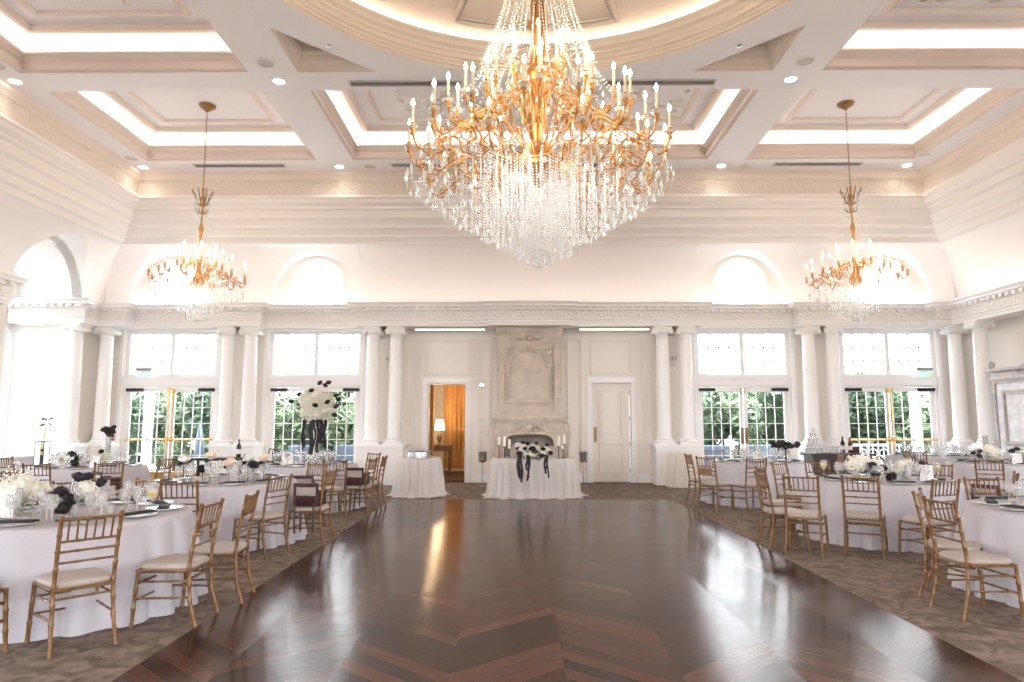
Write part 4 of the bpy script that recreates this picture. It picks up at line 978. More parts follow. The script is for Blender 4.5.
CH = [  # x, y of the back legs, facing x, facing y, label
 (-3.33, 4.93, -.75, .66, 'nearest gold chiavari chair on the left, back turned, drawn up to the front left table'),
 (-4.03, 4.43, .06, 1, 'gold chair cut off by the left edge of the photo, at the front left table'),
 (-2.85, 5.61, -1, 0, 'gold chair seen side-on at the right of the front left table, nearest the dance floor'),
 (-2.85, 6.21, -1, -.12, 'gold chair just behind the side-on one at the front left table'),
 (-3.90, 7.42, -.1, 1, 'gold chair between the front left table and the table with single roses'),
 (-4.40, 7.62, -.35, -.9, 'gold chair on the far side of the front left table, middle one'),
 (-5.05, 7.40, .5, -.85, 'gold chair on the far side of the front left table, by the white flowers'),
 (-6.30, 11.7, -1, .1, 'gold chair seen side-on before the far left french doors'),
 (-6.60, 10.65, -.55, .83, 'gold chair at the near right of the far left table'),
 (-7.45, 10.3, -.1, 1, 'gold chair in front of the far left table, back to the camera'),
 (-9.15, 12.0, 1, .0, 'gold chair at the left side of the far left table'),
 (-6.88, 8.8, -.9, .35, 'gold chair alone at the left edge before the far left table'),
 (-3.13, 8.16, -.93, .36, 'gold chair at the front right of the table with single roses'),
 (-2.75, 8.95, -1, .06, 'gold chair holding a burgundy booster seat beside the table with single roses'),
 (-3.42, 10.2, -.5, -.86, 'gold chair between the rose table and the tall centrepiece table, booster seat on it'),
 (-3.26, 11.2, -.5, .86, 'gold chair with its back to the camera at the tall centrepiece table'),
 (-2.78, 11.7, -1, .12, 'gold chair with a burgundy booster seat at the tall centrepiece table'),
 (-2.72, 12.35, -1, .0, 'gold chair seen side-on beyond the booster chair at the tall centrepiece table'),
 (-3.18, 13.55, -.65, -.76, 'gold chair behind the tall centrepiece table near the cake table'),
 (3.26, 5.82, 1, .06, 'nearest gold chair on the right, side-on, at the front right table'),
 (3.58, 6.52, .78, -.62, 'gold chair just behind the nearest right-hand chair'),
 (4.95, 7.72, 0, -1, 'gold chair on the far side of the front right table'),
 (5.78, 8.70, -.85, .5, 'gold chair at the right side of the second right table'),
 (7.50, 11.5, .6, .8, 'gold chair before the back right table, back to the camera'),
 (5.95, 10.35, -.8, -.6, 'gold chair at the far right of the second right table'),
 (4.40, 7.72, -.3, .95, 'gold chair at the front right of the second right table'),
 (3.71, 8.14, .5, .86, 'gold chair squarely before the second right table, back to the camera'),
 (3.06, 8.24, .5, .87, 'gold chair at the front left of the second right table, angled'),
 (2.79, 8.68, 1, .0, 'gold chair side-on at the left of the second right table, nearest the dance floor'),
 (3.08, 9.50, 1, -.05, 'gold chair side-on at the far left of the second right table'),
 (3.75, 10.6, .6, -.8, 'gold chair behind the second right table, its left one'),
 (4.45, 10.95, .05, -1, 'gold chair behind the second right table, facing the camera'),
 (5.62, 13.1, -1, .2, 'gold chair at the right of the table under the black flower stand'),
 (3.00, 13.05, 1, .05, 'farther of two gold chairs left of the table under the black flower stand'),
 (3.05, 12.22, .8, .6, 'gold chair with a brown wooden block on its back near the dance floor corner'),
 (3.78, 11.9, -.25, .97, 'gold chair before the table under the black flower stand, back to the camera'),
 (3.95, 14.85, .1, -1, 'gold chair behind the table under the black flower stand'),
 (9.05, 11.6, -.5, .86, 'gold chair partly cut off at the right edge before the armoire table'),
 (7.15, 13.1, 1, 0, 'gold chair at the left side of the back right table'),
 (7.95, 14.35, .65, .76, 'gold chair by the far right french doors at the corner table'),
]
TB = [(-4.15, 6.05, 'front left table'), (-4.2, 9.2, 'left table with single roses'), (-4.15, 12.55, 'tall centrepiece table'), (-7.75, 11.95, 'far left table'),
      (4.88, 6.42, 'front right table'), (4.62, 9.42, 'second right table'), (4.35, 13.4, 'table under the black flower stand'), (8.8, 13.0, 'back right table'), (9.0, 15.55, 'far right corner table')]
chair0 = None
for q_, (x, y, fx, fy, lb) in enumerate(CH):
    for tx, ty, _n in TB:
        L_ = math.hypot(fx, fy); cx, cy = x + fx / L_ * .2 - tx, y + fy / L_ * .2 - ty; dd = math.hypot(cx, cy)
        if dd < 1.23: x += cx / dd * (1.23 - dd); y += cy / dd * (1.23 - dd)
    CH[q_] = (x, y, fx, fy, lb)
    rz = math.atan2(-fx, fy)
    if chair0 is None: chair0 = make_chair(lb); chair0.location = (x, y, 0); chair0.rotation_euler = (0, 0, rz)
    else: dup(chair0, (x, y, 0), rz, lb)

# burgundy booster seats resting on three chairs
def on_chair(i, lx, ly, z, extra=0):
    x, y, fx, fy, _ = CH[i]; rz = math.atan2(-fx, fy)
    return (x + lx * cos(rz) - ly * sin(rz), y + lx * sin(rz) + ly * cos(rz), z), rz + extra
booster0 = None
for i, ex, lb in [(13, PI / 2, 'burgundy wooden booster seat on the chair beside the rose table'), (16, PI / 2, 'burgundy wooden booster seat on the chair at the tall centrepiece table'), (14, 2.4, 'burgundy wooden booster seat half hidden behind chair slats between two left tables'), (8, 1.2, 'burgundy wooden booster seat low at the far left table'), (22, 2.0, 'dark burgundy booster seat among the chairs right of the second right table')]:
    loc, rz = on_chair(i, 0, .22, .482, -ex)
    if booster0 is None:
        t = thing('booster_seat', lb, 'booster seat', loc, rz, 'burgundy booster seats'); booster0 = t
        m = MB(); m.box(-.16, -.13, -.17, -.145, 0, .29, .004).box(.13, .16, -.17, -.145, 0, .29, .004).box(-.13, .13, -.17, -.145, .24, .29, .004).box(-.13, .13, -.17, -.15, 0, .13, .004); m.build('back', 'burgundy_wood', t)
        for s in (-1, 1): MB().box(s * .16 - .01, s * .16 + .01, -.145, .13, .0, .20, .004).build('side_panel', 'burgundy_wood', t)
        MB().box(-.15, .15, -.145, .13, .06, .09, .004).build('seat', 'burgundy_wood', t)
        MB().box(-.128, .128, -.152, -.147, .135, .235).build('back_pad', 'cushion', t)['label'] = 'cream pad in the booster back'
        for s in (-1, 1): MB().tube([(s * .12, -.19, .03), (s * .12, -.205, -.02), (s * .12, -.205, -.22), (s * .115, -.20, -.33)], .012, 4).build('strap', 'dark_wood', t)
    else: dup(booster0, loc, rz, lb)
t = thing('wooden_block', 'brown wooden block hung on the chair back near the dance floor corner', 'block', *on_chair(34, 0, -.07, .60)); MB().box(-.14, .14, -.03, .01, 0, .13, .01).build('block_body', 'brown_wood', t); MB().tube([(-.08, -.01, .13), (-.07, .0, .17), (.07, 0, .17), (.08, -.01, .13)], .004, 4).build('hanging_cord', 'dark_wood', t)

# ------------------------------------------------------------ round tables
def cloth_mesh(r, h, folds, amp, seed, flare=.1, segs=168, rows=14, pud=0.0):
    rd = random.Random(seed); ph = [rd.uniform(0, 6.28) for _ in range(6)]; m = MB(); vs = []
    prof = [(0.02, h), (r * .5, h), (r * .9, h), (r * .975, h - .001), (r, h - .007)]
    for q, z in prof:
        for k in range(segs): a = 2 * PI * k / segs; vs.append((q * cos(a), q * sin(a), z))
    for j in range(1, rows + 1):
        u = j / rows; z = (h - .007) * (1 - u) + .006
        for k in range(segs):
            a = 2 * PI * k / segs; w = .55 * sin(folds * a + ph[0] + .5 * sin(2 * a + ph[1])) + .3 * sin((folds * 1.6) // 1 * a + ph[2] + .3 * u) + .25 * sin((folds // 2 + 1) * a + ph[3])
            w = .65 * (2 * abs(sin((folds * a + ph[0] + 1.2 * sin(2 * a + ph[1])) / 2)) ** .6 - 1) + .45 * w
            q = r + .012 * min(1, u * 6) + flare * u + amp * w * u ** .75
            if pud and u > .85: q += pud * (u - .85) / .15 * (1 + .5 * sin(folds * .7 * a + ph[4]))
            vs.append((q * cos(a), q * sin(a), z))
    R = len(prof) + rows
    m.add(vs, [(i * segs + k, i * segs + (k + 1) % segs, (i + 1) * segs + (k + 1) % segs, (i + 1) * segs + k) for i in range(R - 1) for k in range(segs)] + [tuple(range(segs))])
    return m
def lathe_thing(name, parts, label, cat, loc, group=None):
    t = thing(name, label, cat, loc, 0, group)
    for pn, prof, mat, n in parts: MB().lathe(prof, 0, 0, n, True).build(pn, mat, t, smooth=True)
    return t
TH = .765
pl = MB().lathe([(.001, .004), (.09, .004), (.10, .008), (.155, .020), (.158, .024), (.10, .014), (.001, .010)], 0, 0, 24)
nk = MB().box(-.045, .045, -.16, .16, .026, .036, .004).box(-.04, .04, -.15, .10, .036, .044, .004)
gl = MB().lathe([(.035, .001), (.034, .004), (.006, .008), (.005, .09), (.012, .10), (.036, .13), (.041, .165), (.034, .215), (.032, .215), (.039, .165), (.034, .132), (.004, .104)], 0, 0, 12)
gl2 = MB().lathe([(.032, .001), (.031, .004), (.005, .008), (.004, .12), (.010, .13), (.026, .16), (.028, .2), (.025, .25), (.023, .25), (.026, .2), (.024, .162), (.003, .134)], 0, 0, 10)
cu = MB().lathe([(.03, .001), (.032, .08), (.03, .08), (.028, .006), (.001, .006)], 0, 0, 12)
sil = MB().box(-.006, .006, -.09, .09, .001, .004).box(-.012, .012, .06, .10, .001, .004)
protos = {}
def item(name, mb, mat, label, cat, group, loc, rz=0, smooth=True):
    if name not in protos:
        o = mb.build(name, mat, smooth=smooth); o.location = loc; o.rotation_euler = (0, 0, rz); protos[name] = o
    else: o = protos[name].copy(); C.objects.link(o); o.location = loc; o.rotation_euler = (0, 0, rz)
    return tag(o, label, cat, group)
wine_me = None
def rose(m, c, r, seed):
    rd = random.Random(seed); m.ball(c, r * .68, 8, 6, .95)
    for ring, (n, rr, tilt, sz) in enumerate([(4, .35, .05, .6), (5, .62, .3, .75), (6, .85, .6, .85)]):
        for k in range(n):
            a = 2 * PI * k / n + ring * .6 + rd.random() * .3; ca, sa = cos(a), sin(a); w = r * sz * .62
            b = Vector((c[0] + ca * r * .25 * (ring + 1) * .8, c[1] + sa * r * .25 * (ring + 1) * .8, c[2] - r * .35)); t_ = Vector((c[0] + ca * r * rr, c[1] + sa * r * rr, c[2] + r * (.75 - tilt * .65))); tn = Vector((-sa, ca, 0)); mid = (b + t_) / 2 + Vector((ca, sa, 0)) * r * .22
            m.add([b - tn * w * .5, b + tn * w * .5, mid + tn * w, t_ + tn * w * .65, t_ + Vector((ca, sa, .2)) * r * .14, t_ - tn * w * .65, mid - tn * w], [(0, 1, 2, 6), (6, 2, 3, 5), (5, 3, 4)])
    return m
RS = {}
def rose_part(kind, parent, loc, r):
    key = (kind,)
    if key not in RS:
        o = rose(MB(), (0, 0, 0), 1.0, 3).build(kind, {'white_rose': 'white_petal', 'black_rose': 'black_petal', 'peach_rose': 'peach_petal', 'white_hydrangea': 'white_petal'}[kind], smooth=False); RS[key] = o; o.parent = parent
    else: o = RS[key].copy(); C.objects.link(o); o.parent = parent
    o.location = loc; o.scale = (r, r, r); o.rotation_euler = (random.uniform(-.6, .6), random.uniform(-.6, .6), random.uniform(0, 6)); return o
def hydrangea(parent, loc, r, seed):
    rd = random.Random(seed); m = MB()
    for k in range(110):
        v = Vector((rd.gauss(0, 1), rd.gauss(0, 1), rd.gauss(0, 1) * .85)).normalized(); p = v * r * rd.uniform(.8, 1.05); s = r * .19; a = v.orthogonal().normalized(); b = v.cross(a); th = rd.uniform(0, 3)
        a, b = a * cos(th) + b * sin(th), b * cos(th) - a * sin(th)
        m.add([p + a * s, p + b * s, p - a * s, p - b * s, p + v * s * .35], [(0, 1, 4), (1, 2, 4), (2, 3, 4), (3, 0, 4)])
    m.ball((0, 0, 0), r * .78, 8, 6, .9)
    o = m.build('white_hydrangea', 'white_petal', parent); o.location = loc; return o
def sprigs(parent, loc, r, n, seed, mat='babys_breath', name='filler_sprigs', sz=.012):
    rd = random.Random(seed); m = MB()
    for k in range(n):
        v = Vector((rd.gauss(0, 1), rd.gauss(0, 1), rd.gauss(0, 1))).normalized() * r * rd.uniform(.25, 1.08) ** .7
        m.octa(v, sz * rd.uniform(.6, 1.2), sz)
        if k % 6 == 0: m.tube([v * .3, v], .0018, 3, False)
    o = m.build(name, mat, parent); o.location = loc; o['kind'] = 'stuff'; return o
def leaves(parent, loc, r, n, seed):
    rd = random.Random(seed); m = MB()
    for k in range(n):
        a = rd.uniform(0, 6.28); d = Vector((cos(a), sin(a), rd.uniform(-.3, .4))); p = d * r * .5; q = d * r * 1.25; s = Vector((-sin(a), cos(a), 0)) * r * .16
        m.add([p, (p + q) / 2 + s, q, (p + q) / 2 - s], [(0, 1, 2, 3)])
    o = m.build('leaf_sprig', 'leaf', parent); o.location = loc; return o
def vase(parent, r=.06, h=.2):
    return MB().lathe([(r * .8, .002), (r, .01), (r, h), (r - .004, h), (r - .004, .014), (.001, .014)], 0, 0, 18).build('vase', 'table_glass', parent, smooth=True)
def bouquet(loc, label, whites, blacks, seed, vr=.07, vh=.15, leaf=True):
    t = thing('flower_arrangement', label, 'flowers', loc); vase(t, vr, vh)
    for i, (x, y, z, r) in enumerate(whites): hydrangea(t, (x, y, z), r, seed + i) if r > .07 else rose_part('white_rose', t, (x, y, z), r)
    for x, y, z, r in blacks: rose_part('black_rose', t, (x, y, z), r)
    if leaf: leaves(t, (0, 0, vh), .12, 9, seed)
    m = MB()
    for k in range(5): a = k * 1.25; m.tube([(.02 * cos(a), .02 * sin(a), .02), (.04 * cos(a), .04 * sin(a), vh + .05)], .003, 4, False)
    m.build('stems', 'leaf', t)
    return t
seed = 0
for ti, (tx, ty, nm_) in enumerate(TB):
    t = thing('round_table', 'round folding table hidden under the white cloth of the ' + nm_ , 'table', (tx, ty, 0))
    MB().lathe([(.001, .725), (.90, .725), (.905, .735), (.905, .755), (.90, .76), (.001, .76)], 0, 0, 48).build('tabletop', 'brown_wood', t)
    for k in range(4): MB().tube([(.45 * cos(k * PI / 2 + .4), .45 * sin(k * PI / 2 + .4), .73), (.6 * cos(k * PI / 2 + .4), .6 * sin(k * PI / 2 + .4), .0)], .016, 6).build('leg', 'grey_vent', t)
    c = cloth_mesh(.92, TH, 18 + 2 * (ti % 3), .085, ti + 4).build('tablecloth', 'linen', smooth=True); c.location = (tx, ty, 0); c.rotation_euler = (0, 0, ti * 1.1)
    tag(c, 'white floor-length linen cloth draped over the ' + nm_, 'tablecloth', 'white linen tablecloths')
    rd = random.Random(40 + ti); n = 10; ph = {0: .3, 4: .2}.get(ti, rd.uniform(0, .6)); far = ti in (8,)
    HR = ['three', 'two', 'one', 'twelve', 'eleven', 'ten', 'nine', 'eight', 'seven', 'six', 'five', 'four']
    def clock(a): return HR[int(round(a / (PI / 6))) % 12] + ' o\'clock'
    for k in range(n):
        a = ph + 2 * PI * k / n; hr = clock(a); px, py = tx + .70 * cos(a), ty + .70 * sin(a)
        item('dinner_plate', pl, 'porcelain', 'white plate at %s on the ' % hr + nm_, 'plate', 'plates on the ' + nm_, (px, py, TH), a)
        item('folded_napkin', nk, 'black_cloth', 'folded black napkin at %s on the ' % hr + nm_, 'napkin', 'black napkins on the ' + nm_, (px, py, TH), a + PI / 2 + rd.uniform(-.1, .1) + PI / 2, smooth=False)
        for da, rr, proto, pn, lb, ct in ((.16, .47, gl, 'wine_glass', 'inner wine glass at %s on the ' % hr, 'glass'), (.30, .55, gl, 'wine_glass', 'outer wine glass at %s on the ' % hr, 'glass'), (-.02, .42, gl2, 'champagne_flute', 'slender flute at %s on the ' % hr, 'glass')):
            b = a + da
            item(pn, proto, 'table_glass', lb + nm_, ct, {'wine_glass': 'wine glasses', 'champagne_flute': 'champagne flutes'}[pn] + ' on the ' + nm_, (tx + rr * cos(b), ty + rr * sin(b), TH))
        if not far: item('table_knife', sil, 'steel', 'silver knife at %s on the ' % hr + nm_, 'knife', 'knives on the ' + nm_, (tx + .70 * cos(a + .27), ty + .70 * sin(a + .27), TH), a + PI / 2, smooth=False)
    for k in range(5):
        a = 1.2566 * k + ti; rr = rd.uniform(.2, .32)
        item('votive_candle', cu, 'table_glass', 'votive glass toward %s, mid-table on the ' % clock(a) + nm_, 'candle holder', 'votives on the ' + nm_, (tx + rr * cos(a), ty + rr * sin(a), TH))
# glasses of white wine
for (x, y, lb) in [(-3.48, 6.05, 'wine glass filled with pale white wine on the front left table'), (-3.62, 6.28, 'half-full white wine glass further back on the front left table'), (5.2, 9.5, 'white wine glass at the right of the flowers on the second right table'), (5.28, 9.25, 'white wine glass at the right front of the second right table'), (4.0, 9.75, 'white wine glass at the left back of the second right table')]:
    t = thing('glass_of_wine', lb, 'glass', (x, y, TH)); o = protos['wine_glass'].copy(); C.objects.link(o); o.location = (0, 0, 0); o.name = 'goblet'; o.parent = t; o.scale = (1.15, 1.15, 1.15)
    for k_ in ('label', 'category', 'group'):
        if k_ in o: del o[k_]
    MB().lathe([(.002, .118), (.036, .148), (.045, .185), (.001, .186)], 0, 0, 12).build('wine', 'wine', t, smooth=True)
# cards
def card(x, y, w, h, rz, label, z=TH):
    t = thing('table_card', label, 'card', (x, y, z), rz); MB().box(-w / 2, w / 2, -.003, .003, .006, h).build('card_face', 'card', t); MB().box(-w / 3, w / 3, -.02, .02, 0, .008).build('foot', 'table_glass', t)
card(-4.55, 5.72, .19, .24, .1, 'white table card standing by the white flowers on the front left table')
card(5.02, 9.05, .16, .22, -.2, 'white table card by the black roses on the second right table')
card(-7.35, 11.5, .16, .2, 0, 'white table card among the flowers of the far left table')
card(-4.35, 12.2, .18, .22, .1, 'white table card under the tall centrepiece')
card(8.72, 12.55, .16, .2, -.2, 'white table card among the flowers of the back right table')
card(4.2, 13.0, .16, .2, 0, 'white table card on the table under the black flower stand')
# flower arrangements
bouquet((-4.62, 5.95, TH), 'loose cream and white flower cluster in glass on the front left table', [(-.12, 0, .18, .12), (.06, -.03, .22, .13), (.16, .05, .19, .10), (.02, .1, .25, .10)], [], 5)
sprigs(bpy.data.objects['flower_arrangement'], (-.05, 0, .2), .24, 260, 3, 'white_petal', 'feather_grass', .012)
bouquet((-4.08, 5.86, TH), 'black and white rose cluster in glass on the front left table', [(.16, -.02, .22, .075), (.2, .05, .15, .085), (.08, .06, .26, .06)], [(-.11, -.08, .16, .07), (.0, -.12, .21, .06), (.02, -.1, .08, .075), (.09, -.12, .15, .07), (.05, .02, .32, .06), (.14, .0, .33, .05), (.22, .06, .27, .05)], 9)
bouquet((4.38, 9.2, TH), 'cream hydrangeas with black roses at the left of the second right table', [(-.2, 0, .22, .13), (.06, .02, .2, .12), (-.05, .08, .26, .1)], [(-.03, -.1, .21, .055), (.09, -.12, .17, .06), (.0, -.13, .10, .065), (.2, -.12, .06, .07)], 21)
bouquet((4.88, 9.3, TH), 'white roses with a spray of black roses at the right of the second right table', [(-.05, 0, .18, .09), (.06, 0, .22, .08), (-.16, .03, .12, .07)], [(.2, 0, .17, .07), (.23, -.03, .10, .07), (.12, .02, .27, .05), (.24, .02, .22, .05)], 27)
bouquet((8.45, 12.8, TH), 'large cream hydrangea cluster with black roses on the back right table', [(0, 0, .2, .14), (.14, .02, .17, .11), (-.03, .06, .26, .1)], [(-.27, -.05, .14, .06), (-.22, 0, .22, .05), (-.34, 0, .19, .05)], 31)
bouquet((9.0, 12.85, TH), 'smaller white and black rose cluster on the back right table', [(.05, 0, .18, .08), (.18, 0, .12, .07)], [(-.14, 0, .22, .07), (.02, -.08, .14, .07), (.13, -.08, .06, .07), (-.05, 0, .26, .05)], 37)
bouquet((-7.75, 11.75, TH), 'black and white flowers with silvery leaves on the far left table', [(-.32, 0, .12, .08), (.3, 0, .2, .12), (.42, .03, .16, .1), (.2, .05, .26, .08)], [(-.12, -.05, .22, .07), (.0, -.05, .16, .07), (-.05, -.08, .07, .08), (.38, -.05, .26, .05)], 41)
bouquet((-7.62, 12.3, TH), 'tall dark flower stem on the far left table before the left column', [(0, 0, .1, .05)], [(-.06, 0, .62, .08), (.04, 0, .6, .08), (-.02, .04, .54, .07), (.08, 0, .66, .06)], 43, .05, .5, False)
# single roses on thin stands
for k, (dx, dy, h, kd, lb) in enumerate([(-.42, -.25, .30, 'white_rose', 'white rose on a thin black stand, first from the left on the rose table'), (-.14, -.1, .33, 'peach_rose', 'peach rose on a tall stem, second from the left on the rose table'), (-.17, -.25, .17, 'black_rose', 'low black rose on the rose table'), (.12, -.12, .25, 'peach_rose', 'peach rose in the middle of the rose table'), (.34, -.05, .30, 'white_rose', 'large white rose on a black stand right of the middle of the rose table'), (.56, -.08, .30, 'peach_rose', 'peach rose at the right of the rose table'), (.47, -.22, .22, 'black_rose', 'black rose right of the middle of the rose table')]):
    t = thing('bud_stand', lb, 'flower stand', (-4.2 + dx, 9.2 + dy, TH)); MB().lathe([(.04, .001), (.04, .006), (.005, .012), (.005, h - .03), (.02, h - .02)], 0, 0, 10, True).build('stand', 'dark_metal', t); rose_part(kd, t, (0, 0, h), .075)
    if kd != 'black_rose': rose_part('black_rose', t, (-.03, -.04, h - .06), .035)
# tall globe centrepiece
t = thing('tall_centrepiece', 'tall globe of pale baby\'s breath with black roses and hanging black ribbons', 'centrepiece', (-3.95, 12.5, TH))
MB().lathe([(.10, .001), (.10, .012), (.055, .02), (.055, .78), (.10, .82), (.096, .82), (.05, .775), (.05, .02)], 0, 0, 20).build('clear_column', 'table_glass', t, smooth=True)
sprigs(t, (0, 0, 1.06), .34, 2600, 8, sz=.014); MB().ball((0, 0, 1.06), .24, 14, 9).build('floral_foam', 'babys_breath', t)
for a, e, d in [(2.9, .5, .42), (2.6, .7, .36), (3.2, .15, .47), (2.9, .1, .36), (3.05, -.12, .34), (4.9, -.02, .36), (1.1, 1.1, .42), (5.2, 1.15, .44), (5.7, .95, .50), (5.9, .4, .45), (6.1, .25, .42), (5.9, -.05, .42), (5.8, -.4, .46), (4.6, .75, .38), (5.5, .15, .37)]:
    rose_part('black_rose', t, (d * cos(a) * cos(e), d * sin(a) * cos(e), 1.06 + d * sin(e)), .055)
for a, e in [(4.9, .5), (5.0, -.45), (5.4, -.3), (4.2, .1), (2.9, .3), (5.6, -.2)]: rose_part('white_rose', t, (.36 * cos(a) * cos(e), .36 * sin(a) * cos(e), 1.06 + .36 * sin(e)), .06)
for k, (x, y, L_) in enumerate([(-.22, -.1, .55), (-.19, -.12, .5), (-.03, -.2, .62), (.03, -.2, .48), (.08, -.18, .58), (.13, -.15, .42), (-.06, -.16, .4), (.18, -.1, .5)]):
    m = MB(); pts = [(x + .015 * sin(q * .9 + k), y + .01 * cos(q + k), .80 - L_ * q / 9) for q in range(10)]; vs = []
    for p in pts: vs += [(p[0] - .016 - .012 * (k % 3), p[1], p[2]), (p[0] + .016 + .012 * (k % 3), p[1] + .004, p[2])]
    m.add(vs, [(2 * q, 2 * q + 1, 2 * q + 3, 2 * q + 2) for q in range(9)]); m.build('ribbon', 'black_cloth', t)
# black flower stand on the far right-hand table
t = thing('black_flower_stand', 'wide black floral stand like a parasol on the third right table', 'centrepiece', (4.72, 12.95, TH))
MB().lathe([(.10, .001), (.10, .012), (.012, .03), (.012, .24), (.05, .27), (.03, .30)], 0, 0, 14, True).build('stand', 'dark_metal', t)
rd = random.Random(6)
for k in range(15): a = 2 * PI * k / 15; q = rd.uniform(.08, .26); rose_part('black_rose', t, (q * cos(a), q * sin(a), .31 + rd.uniform(-.02, .05)), .06)
# white candles in tall glass, groups
tc = MB().lathe([(.045, .001), (.045, .30), (.042, .30), (.042, .008), (.001, .008)], 0, 0, 16)
def hurricane(x, y, label, h=.3):
    t = thing('candle_cylinder', label, 'candle', (x, y, TH)); MB().lathe([(.045, .001), (.045, h), (.042, h), (.042, .008), (.001, .008)], 0, 0, 16).build('cylinder', 'table_glass', t, smooth=True); MB().lathe([(.03, .009), (.03, h * .5)], 0, 0, 14, True).build('candle', 'wax', t)
hurricane(-3.9, 9.35, 'clear candle cylinder among the roses on the left'); hurricane(-4.02, 9.5, 'clear candle cylinder behind the middle peach rose', .34); hurricane(8.9, 13.3, 'tall clear candle cylinder behind the flowers on the back right table', .42); hurricane(8.75, 13.4, 'tallest clear candle cylinder on the back right table', .5); hurricane(4.4, 13.6, 'clear candle cylinder on the third right table', .3)

# ------------------------------------------------------------ sweetheart table
SX, SY = .04, 14.35
def drape(hx, hy, h, folds, amp, seed, flare, pud, mat, name, label, loc, cat='tablecloth', ex=.45):
    rd = random.Random(seed); segs = 260; rows = 16; vs = []; m = MB(); ph = [rd.uniform(0, 6.28) for _ in range(5)]
    def pt(a): ca, sa = cos(a), sin(a); return math.copysign(abs(ca) ** ex, ca) * hx, math.copysign(abs(sa) ** ex, sa) * hy
    per = [pt(2 * PI * k / segs) for k in range(segs)]; L_ = [0]
    for k in range(segs): L_.append(L_[-1] + math.dist(per[k], per[(k + 1) % segs]))
    # resample evenly
    ev = []; tot = L_[-1]; j = 0
    for k in range(segs):
        s = tot * k / segs
        while L_[j + 1] < s: j += 1
        u = (s - L_[j]) / max(1e-9, L_[j + 1] - L_[j]); p, q = per[j], per[(j + 1) % segs]; ev.append((p[0] + (q[0] - p[0]) * u, p[1] + (q[1] - p[1]) * u))
    for f in (.02, .9, 1): vs += [(x * f, y * f, h) for x, y in ev]
    for r_ in range(1, rows + 1):
        u = r_ / rows
        for k, (x, y) in enumerate(ev):
            b = 2 * PI * k / segs; w = .6 * sin(folds * b + ph[0] + .8 * sin(3 * b + ph[1])) + .4 * sin(int(folds * 1.7) * b + ph[2]); nrm = Vector((x / hx ** 2, y / hy ** 2)).normalized()
            d = .012 + flare * u + amp * w * min(1, u * 1.6 + .1)
            if u > .82: d += pud * ((u - .82) / .18) ** 1.5 * (1 + .6 * sin(folds * .5 * b + ph[3]))
            vs.append((x + nrm.x * d, y + nrm.y * d, max(.006, h * (1 - u * 1.04)) + (.012 * abs(w) if u > .93 else 0)))
    R = 3 + rows; m.add(vs, [(i * segs + k, i * segs + (k + 1) % segs, (i + 1) * segs + (k + 1) % segs, (i + 1) * segs + k) for i in range(R - 1) for k in range(segs)] + [tuple(range(segs))])
    o = m.build(name, mat, smooth=True); o.location = loc; return tag(o, label, cat)
def tbl(hx, hy, h, loc, label):
    t = thing('draped_table', label, 'table', loc); MB().box(-hx, hx, -hy, hy, h - .035, h - .004, .01).build('tabletop', 'brown_wood', t)
    for sx in (-1, 1):
        for sy in (-1, 1): MB().tube([(sx * hx * .7, sy * hy * .7, 0), (sx * hx * .7, sy * hy * .7, h - .03)], .014, 6).build('leg', 'grey_vent', t)
ST = .78
tbl(.70, .28, ST - .01, (SX, SY, 0), 'sweetheart table hidden under white tulle before the fireplace')
drape(.86, .40, ST, 26, .05, 2, .08, .11, 'tulle', 'tulle_skirt', 'gathered white tulle skirt over the sweetheart table', (SX, SY, 0))
tbl(.3, .3, ST - .01, (-2.36, 14.5, 0), 'small round cake table hidden under white tulle')
drape(.45, .45, ST, 20, .05, 5, .07, .07, 'tulle', 'tulle_skirt', 'gathered white tulle skirt over the round cake table', (-2.36, 14.5, 0), ex=1.0)
tbl(.2, .2, .80, (3.56, 16.25, 0), 'small side table hidden under cream drapery by the right column pair')
drape(.30, .26, .81, 12, .03, 8, .05, .0, 'cream_drape', 'cream_drape', 'cream floor-length drape over the small table by the right columns', (3.56, 16.25, 0), ex=1.0)
t = thing('cake_stand', 'wide round hammered silver cake stand on the tulle cake table', 'cake stand', (-2.36, 14.45, ST))
MB().lathe([(.24, .002), (.262, .004), (.262, .03), (.245, .04), (.245, .12), (.262, .13), (.268, .15), (.262, .158), (.001, .158)], 0, 0, 40, True).build('drum', 'steel', t, auto=True); MB().lathe([(.27, .15), (.275, .156), (.27, .162)], 0, 0, 40).build('rim', 'steel', t, smooth=True)
# flowers on the sweetheart table
t = thing('sweetheart_flowers', 'low black and white rose garland with black ribbons on the sweetheart table', 'flowers', (SX, SY - .22, ST))
rd = random.Random(12)
for x, y, z, r in [(-.33, 0, .26, .07), (-.20, 0, .27, .075), (-.24, -.05, .18, .08), (-.13, -.08, .10, .09), (.0, -.02, .22, .09), (.1, 0, .2, .07), (-.07, -.05, .17, .09), (.3, 0, .16, .06), (.18, -.05, .12, .07), (-.02, -.06, .08, .08), (.24, 0, .2, .06)]:
    hydrangea(t, (x, y, z), r, int(r * 1000 + x * 50 + 60)) if r > .078 else rose_part('white_rose', t, (x, y, z), r)
for x, y, z, r in [(-.22, -.04, .32, .055), (-.13, -.04, .30, .055), (-.29, -.09, .1, .07), (-.03, -.10, .19, .08), (.01, -.1, .14, .075), (.19, -.08, .19, .055), (.16, -.1, .06, .065), (.34, -.05, .11, .055), (-.18, -.1, .20, .05), (-.32, -.03, .2, .05), (.05, -.02, .30, .05), (.27, -.02, .27, .04)]: rose_part('black_rose', t, (x, y, z), r)
leaves(t, (-.1, -.05, .08), .28, 16, 4)
MB().box(-.32, .3, -.06, .06, .0, .06, .02).build('trough', 'table_glass', t)
